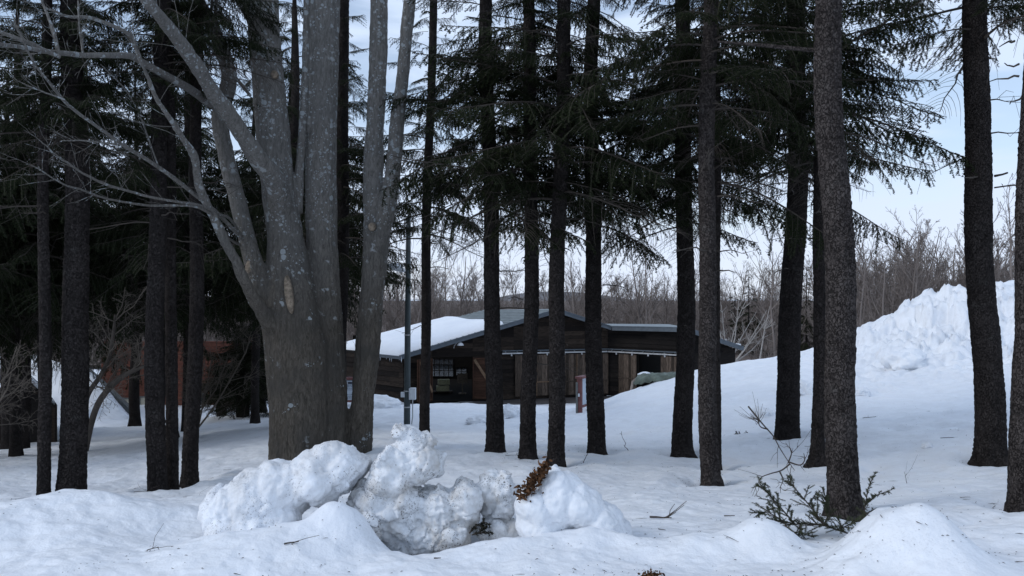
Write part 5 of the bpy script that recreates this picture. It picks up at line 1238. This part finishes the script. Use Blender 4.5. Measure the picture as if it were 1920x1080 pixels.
SM = [  # px, py, length px, angle deg, label
 (1222, 972, 38, 20, 'thick forked twig lying on the snow right of the cone-shaped heap'), (535, 1048, 26, -15, 'forked twig on the snow at the bottom, below the leaning slab'), (278, 1035, 20, -38, 'thin twig on the left snow mound'),
 (1175, 845, 40, -115, 'thin twig standing in the snow right of the trunk by the notice board'), (950, 856, 22, 10, 'small twig at the foot of the central trunks'), (1770, 822, 60, 8, 'long thin branch lying on the snow left of the stubbed trunk'),
 (1700, 905, 20, 100, 'short twig standing in the snow behind the right snow cone'), (1768, 975, 22, -40, 'short twig on the snow right of the snow cone'), (1802, 935, 16, 10, 'dark scrap of twig on the snow at right'),
 (965, 895, 18, -10, 'dark stick between the leaf clump and the tall heap'), (520, 955, 12, 20, 'bit of twig at the edge of the slab'), (1236, 995, 16, 45, 'tiny curl of twig below the forked twig'), (420, 880, 14, 5, 'dark crumb of bark left of the leaning slab'),
 (345, 928, 26, 15, 'twig at the foot of the trunk standing alone at left'), (370, 955, 18, -20, 'short twig below the trunk standing alone at left'), (255, 920, 24, 8, 'twig lying beside the touching pair of trunks'), (815, 1050, 12, 10, 'brown scrap on the snow in the foreground middle'),
 (1118, 1000, 30, -18, 'brown stalk on the front of the cone-shaped heap'), (1620, 790, 22, -5, 'dead sprig on the snow right of the thick scaly trunk'), (1095, 868, 24, 70, 'thin stalk right of the trunk behind the cone of snow'), (1360, 970, 18, 0, 'twig on the snow left of the cut green branch'), (1510, 838, 14, 30, 'crumb of twig beside the thin trunk')]
for k, (px, py, l, an, lab) in enumerate(SM):
    d = 1717.0 / (py - 709.3)
    for _ in range(6):
        x = pt(px, d); z = gz(x, d); d = max(4.6, d + ((py - HY) / F * d - (CAMZ - z)) * -3.0)
    g = np.random.default_rng(k); x = pt(px, d); z = gz(x, d); L_ = l / F * d; a = math.radians(an); m = MB()
    stand = abs(math.sin(a)) > .75
    l = l * .75
    dr = np.array([math.cos(a), (0 if stand else -math.sin(a)), (abs(math.sin(a)) if stand else .06)])
    s = np.linspace(-.1, 1, 8)[:, None]; c = np.array([x, d, z + .012]) + dr * L_ * s + np.cumsum(g.normal(0, .035 * L_, (8, 3)), 0) * [1, 1, .15]
    r0 = .009 if k in (0,) else g.uniform(.003, .006); m.tube(c, np.linspace(r0, r0 * .5, 8), 5); (twiglets(m, c, None, k, 2, L_ * .28, r0 * .45) if l > 14 else None)
    o = m.build('fallen_twig', M['twig'], None, origin=c[1]); tag(o, lab, 'twig', 'twigs lying on the snow')

# brown leaves frozen to the cone-shaped heap
m = MB(); g = np.random.default_rng(77)
def leafpoly(c, u, v, n, l, w):
    pts = [c - u * l, c - u * l * .3 + v * w, c + u * l * .4 + v * w * .8, c + u * l, c + u * l * .4 - v * w * .8 , c - u * l * .3 - v * w]; pts = np.array(pts); pts[[1, 2, 4, 5]] += n * w * .45; m.add(pts, [[0, 1, 4 + 1, 0]][:0], [[0, 1, 5], [1, 4, 5], [1, 2, 4], [2, 3, 4]])
for k in range(420):
    f = g.random(); px = 1026 + (978 - 1026) * f + g.normal(0, 7) * (.6 + f * .5); py = 872 + (930 - 872) * f + g.normal(0, 7); dd = 5.62 - .05 * f + g.normal(0, .03)
    c = P(px, py, dd); u = g.normal(0, 1, 3); u /= np.linalg.norm(u); v = np.cross(u, g.normal(0, 1, 3)); v /= np.linalg.norm(v); n = np.cross(u, v); leafpoly(c, u, v, n, g.uniform(.012, .024), g.uniform(.007, .012))
tag(m.build('leaf_clump', M['leaf'], None, origin=P(1000, 905, 5.6)), 'clump of dry brown leaves frozen to the cone-shaped snow heap', 'leaves')
m = MB()
for k in range(120):
    px = 1222 + g.normal(0, 12); dd = 4.58 + g.normal(0, .03); c = np.array([pt(px, dd), dd, gz(pt(1222, 4.6), 4.6) + .015 + abs(g.normal(0, .012))]); u = g.normal(0, 1, 3); u /= np.linalg.norm(u); v = np.cross(u, g.normal(0, 1, 3)); v /= np.linalg.norm(v); leafpoly(c, u, v, np.cross(u, v), g.uniform(.008, .016), .006)
tag(m.build('leaf_clump', M['leaf'], None, origin=(pt(1222, 4.58), 4.58, gz(pt(1222, 4.6), 4.6))), 'tiny brown clump of debris at the bottom edge of the photo', 'leaves')

# needle litter and crumbs of bark on the snow
m = MB(); g = np.random.default_rng(91); N_ = 2300
d = 4.6 + g.random(N_) ** 1.6 * 13; px = g.uniform(-60, 1980, N_); keep = (pnoise(np.stack([px / 130, d * .9, 0 * d], 1)) + .55 * (px > 900) + g.uniform(-.5, .3, N_)) > .12
d, px = d[keep], px[keep]; x = pt(px, d)
for t_ in TREES:                                  # bark crumbs and needles gather in the melt hollows
    k_ = int(60 if t_[5] < 12 else 35); a_ = g.uniform(0, 6.28, k_); r_ = t_[2] / F * t_[5] / 2 + np.abs(g.normal(0, .16, k_)) + .02
    x = np.concatenate([x, pt(t_[0], t_[5]) + r_ * np.cos(a_)]); d = np.concatenate([d, t_[5] + r_ * np.sin(a_)])
z = ground(x, d) + .004
for X, Y, Z in zip(x, d, z):
    a = g.uniform(0, 6.28); l = g.uniform(.003, .011) if g.random() < .94 else g.uniform(.02, .06); w = g.uniform(.001, .0022); u = np.array([math.cos(a), math.sin(a), g.uniform(-.1, .2)]); v = np.array([-math.sin(a), math.cos(a), 0]); c = np.array([X, Y, Z])
    m.add([c - u * l - v * w, c + u * l - v * w, c + u * l + v * w, c - u * l + v * w, c + [0, 0, w * 2.2]], None, [[0, 1, 4], [1, 2, 4], [2, 3, 4], [3, 0, 4]])
tag(m.build('needle_litter', M['twig'], None), kind='stuff')
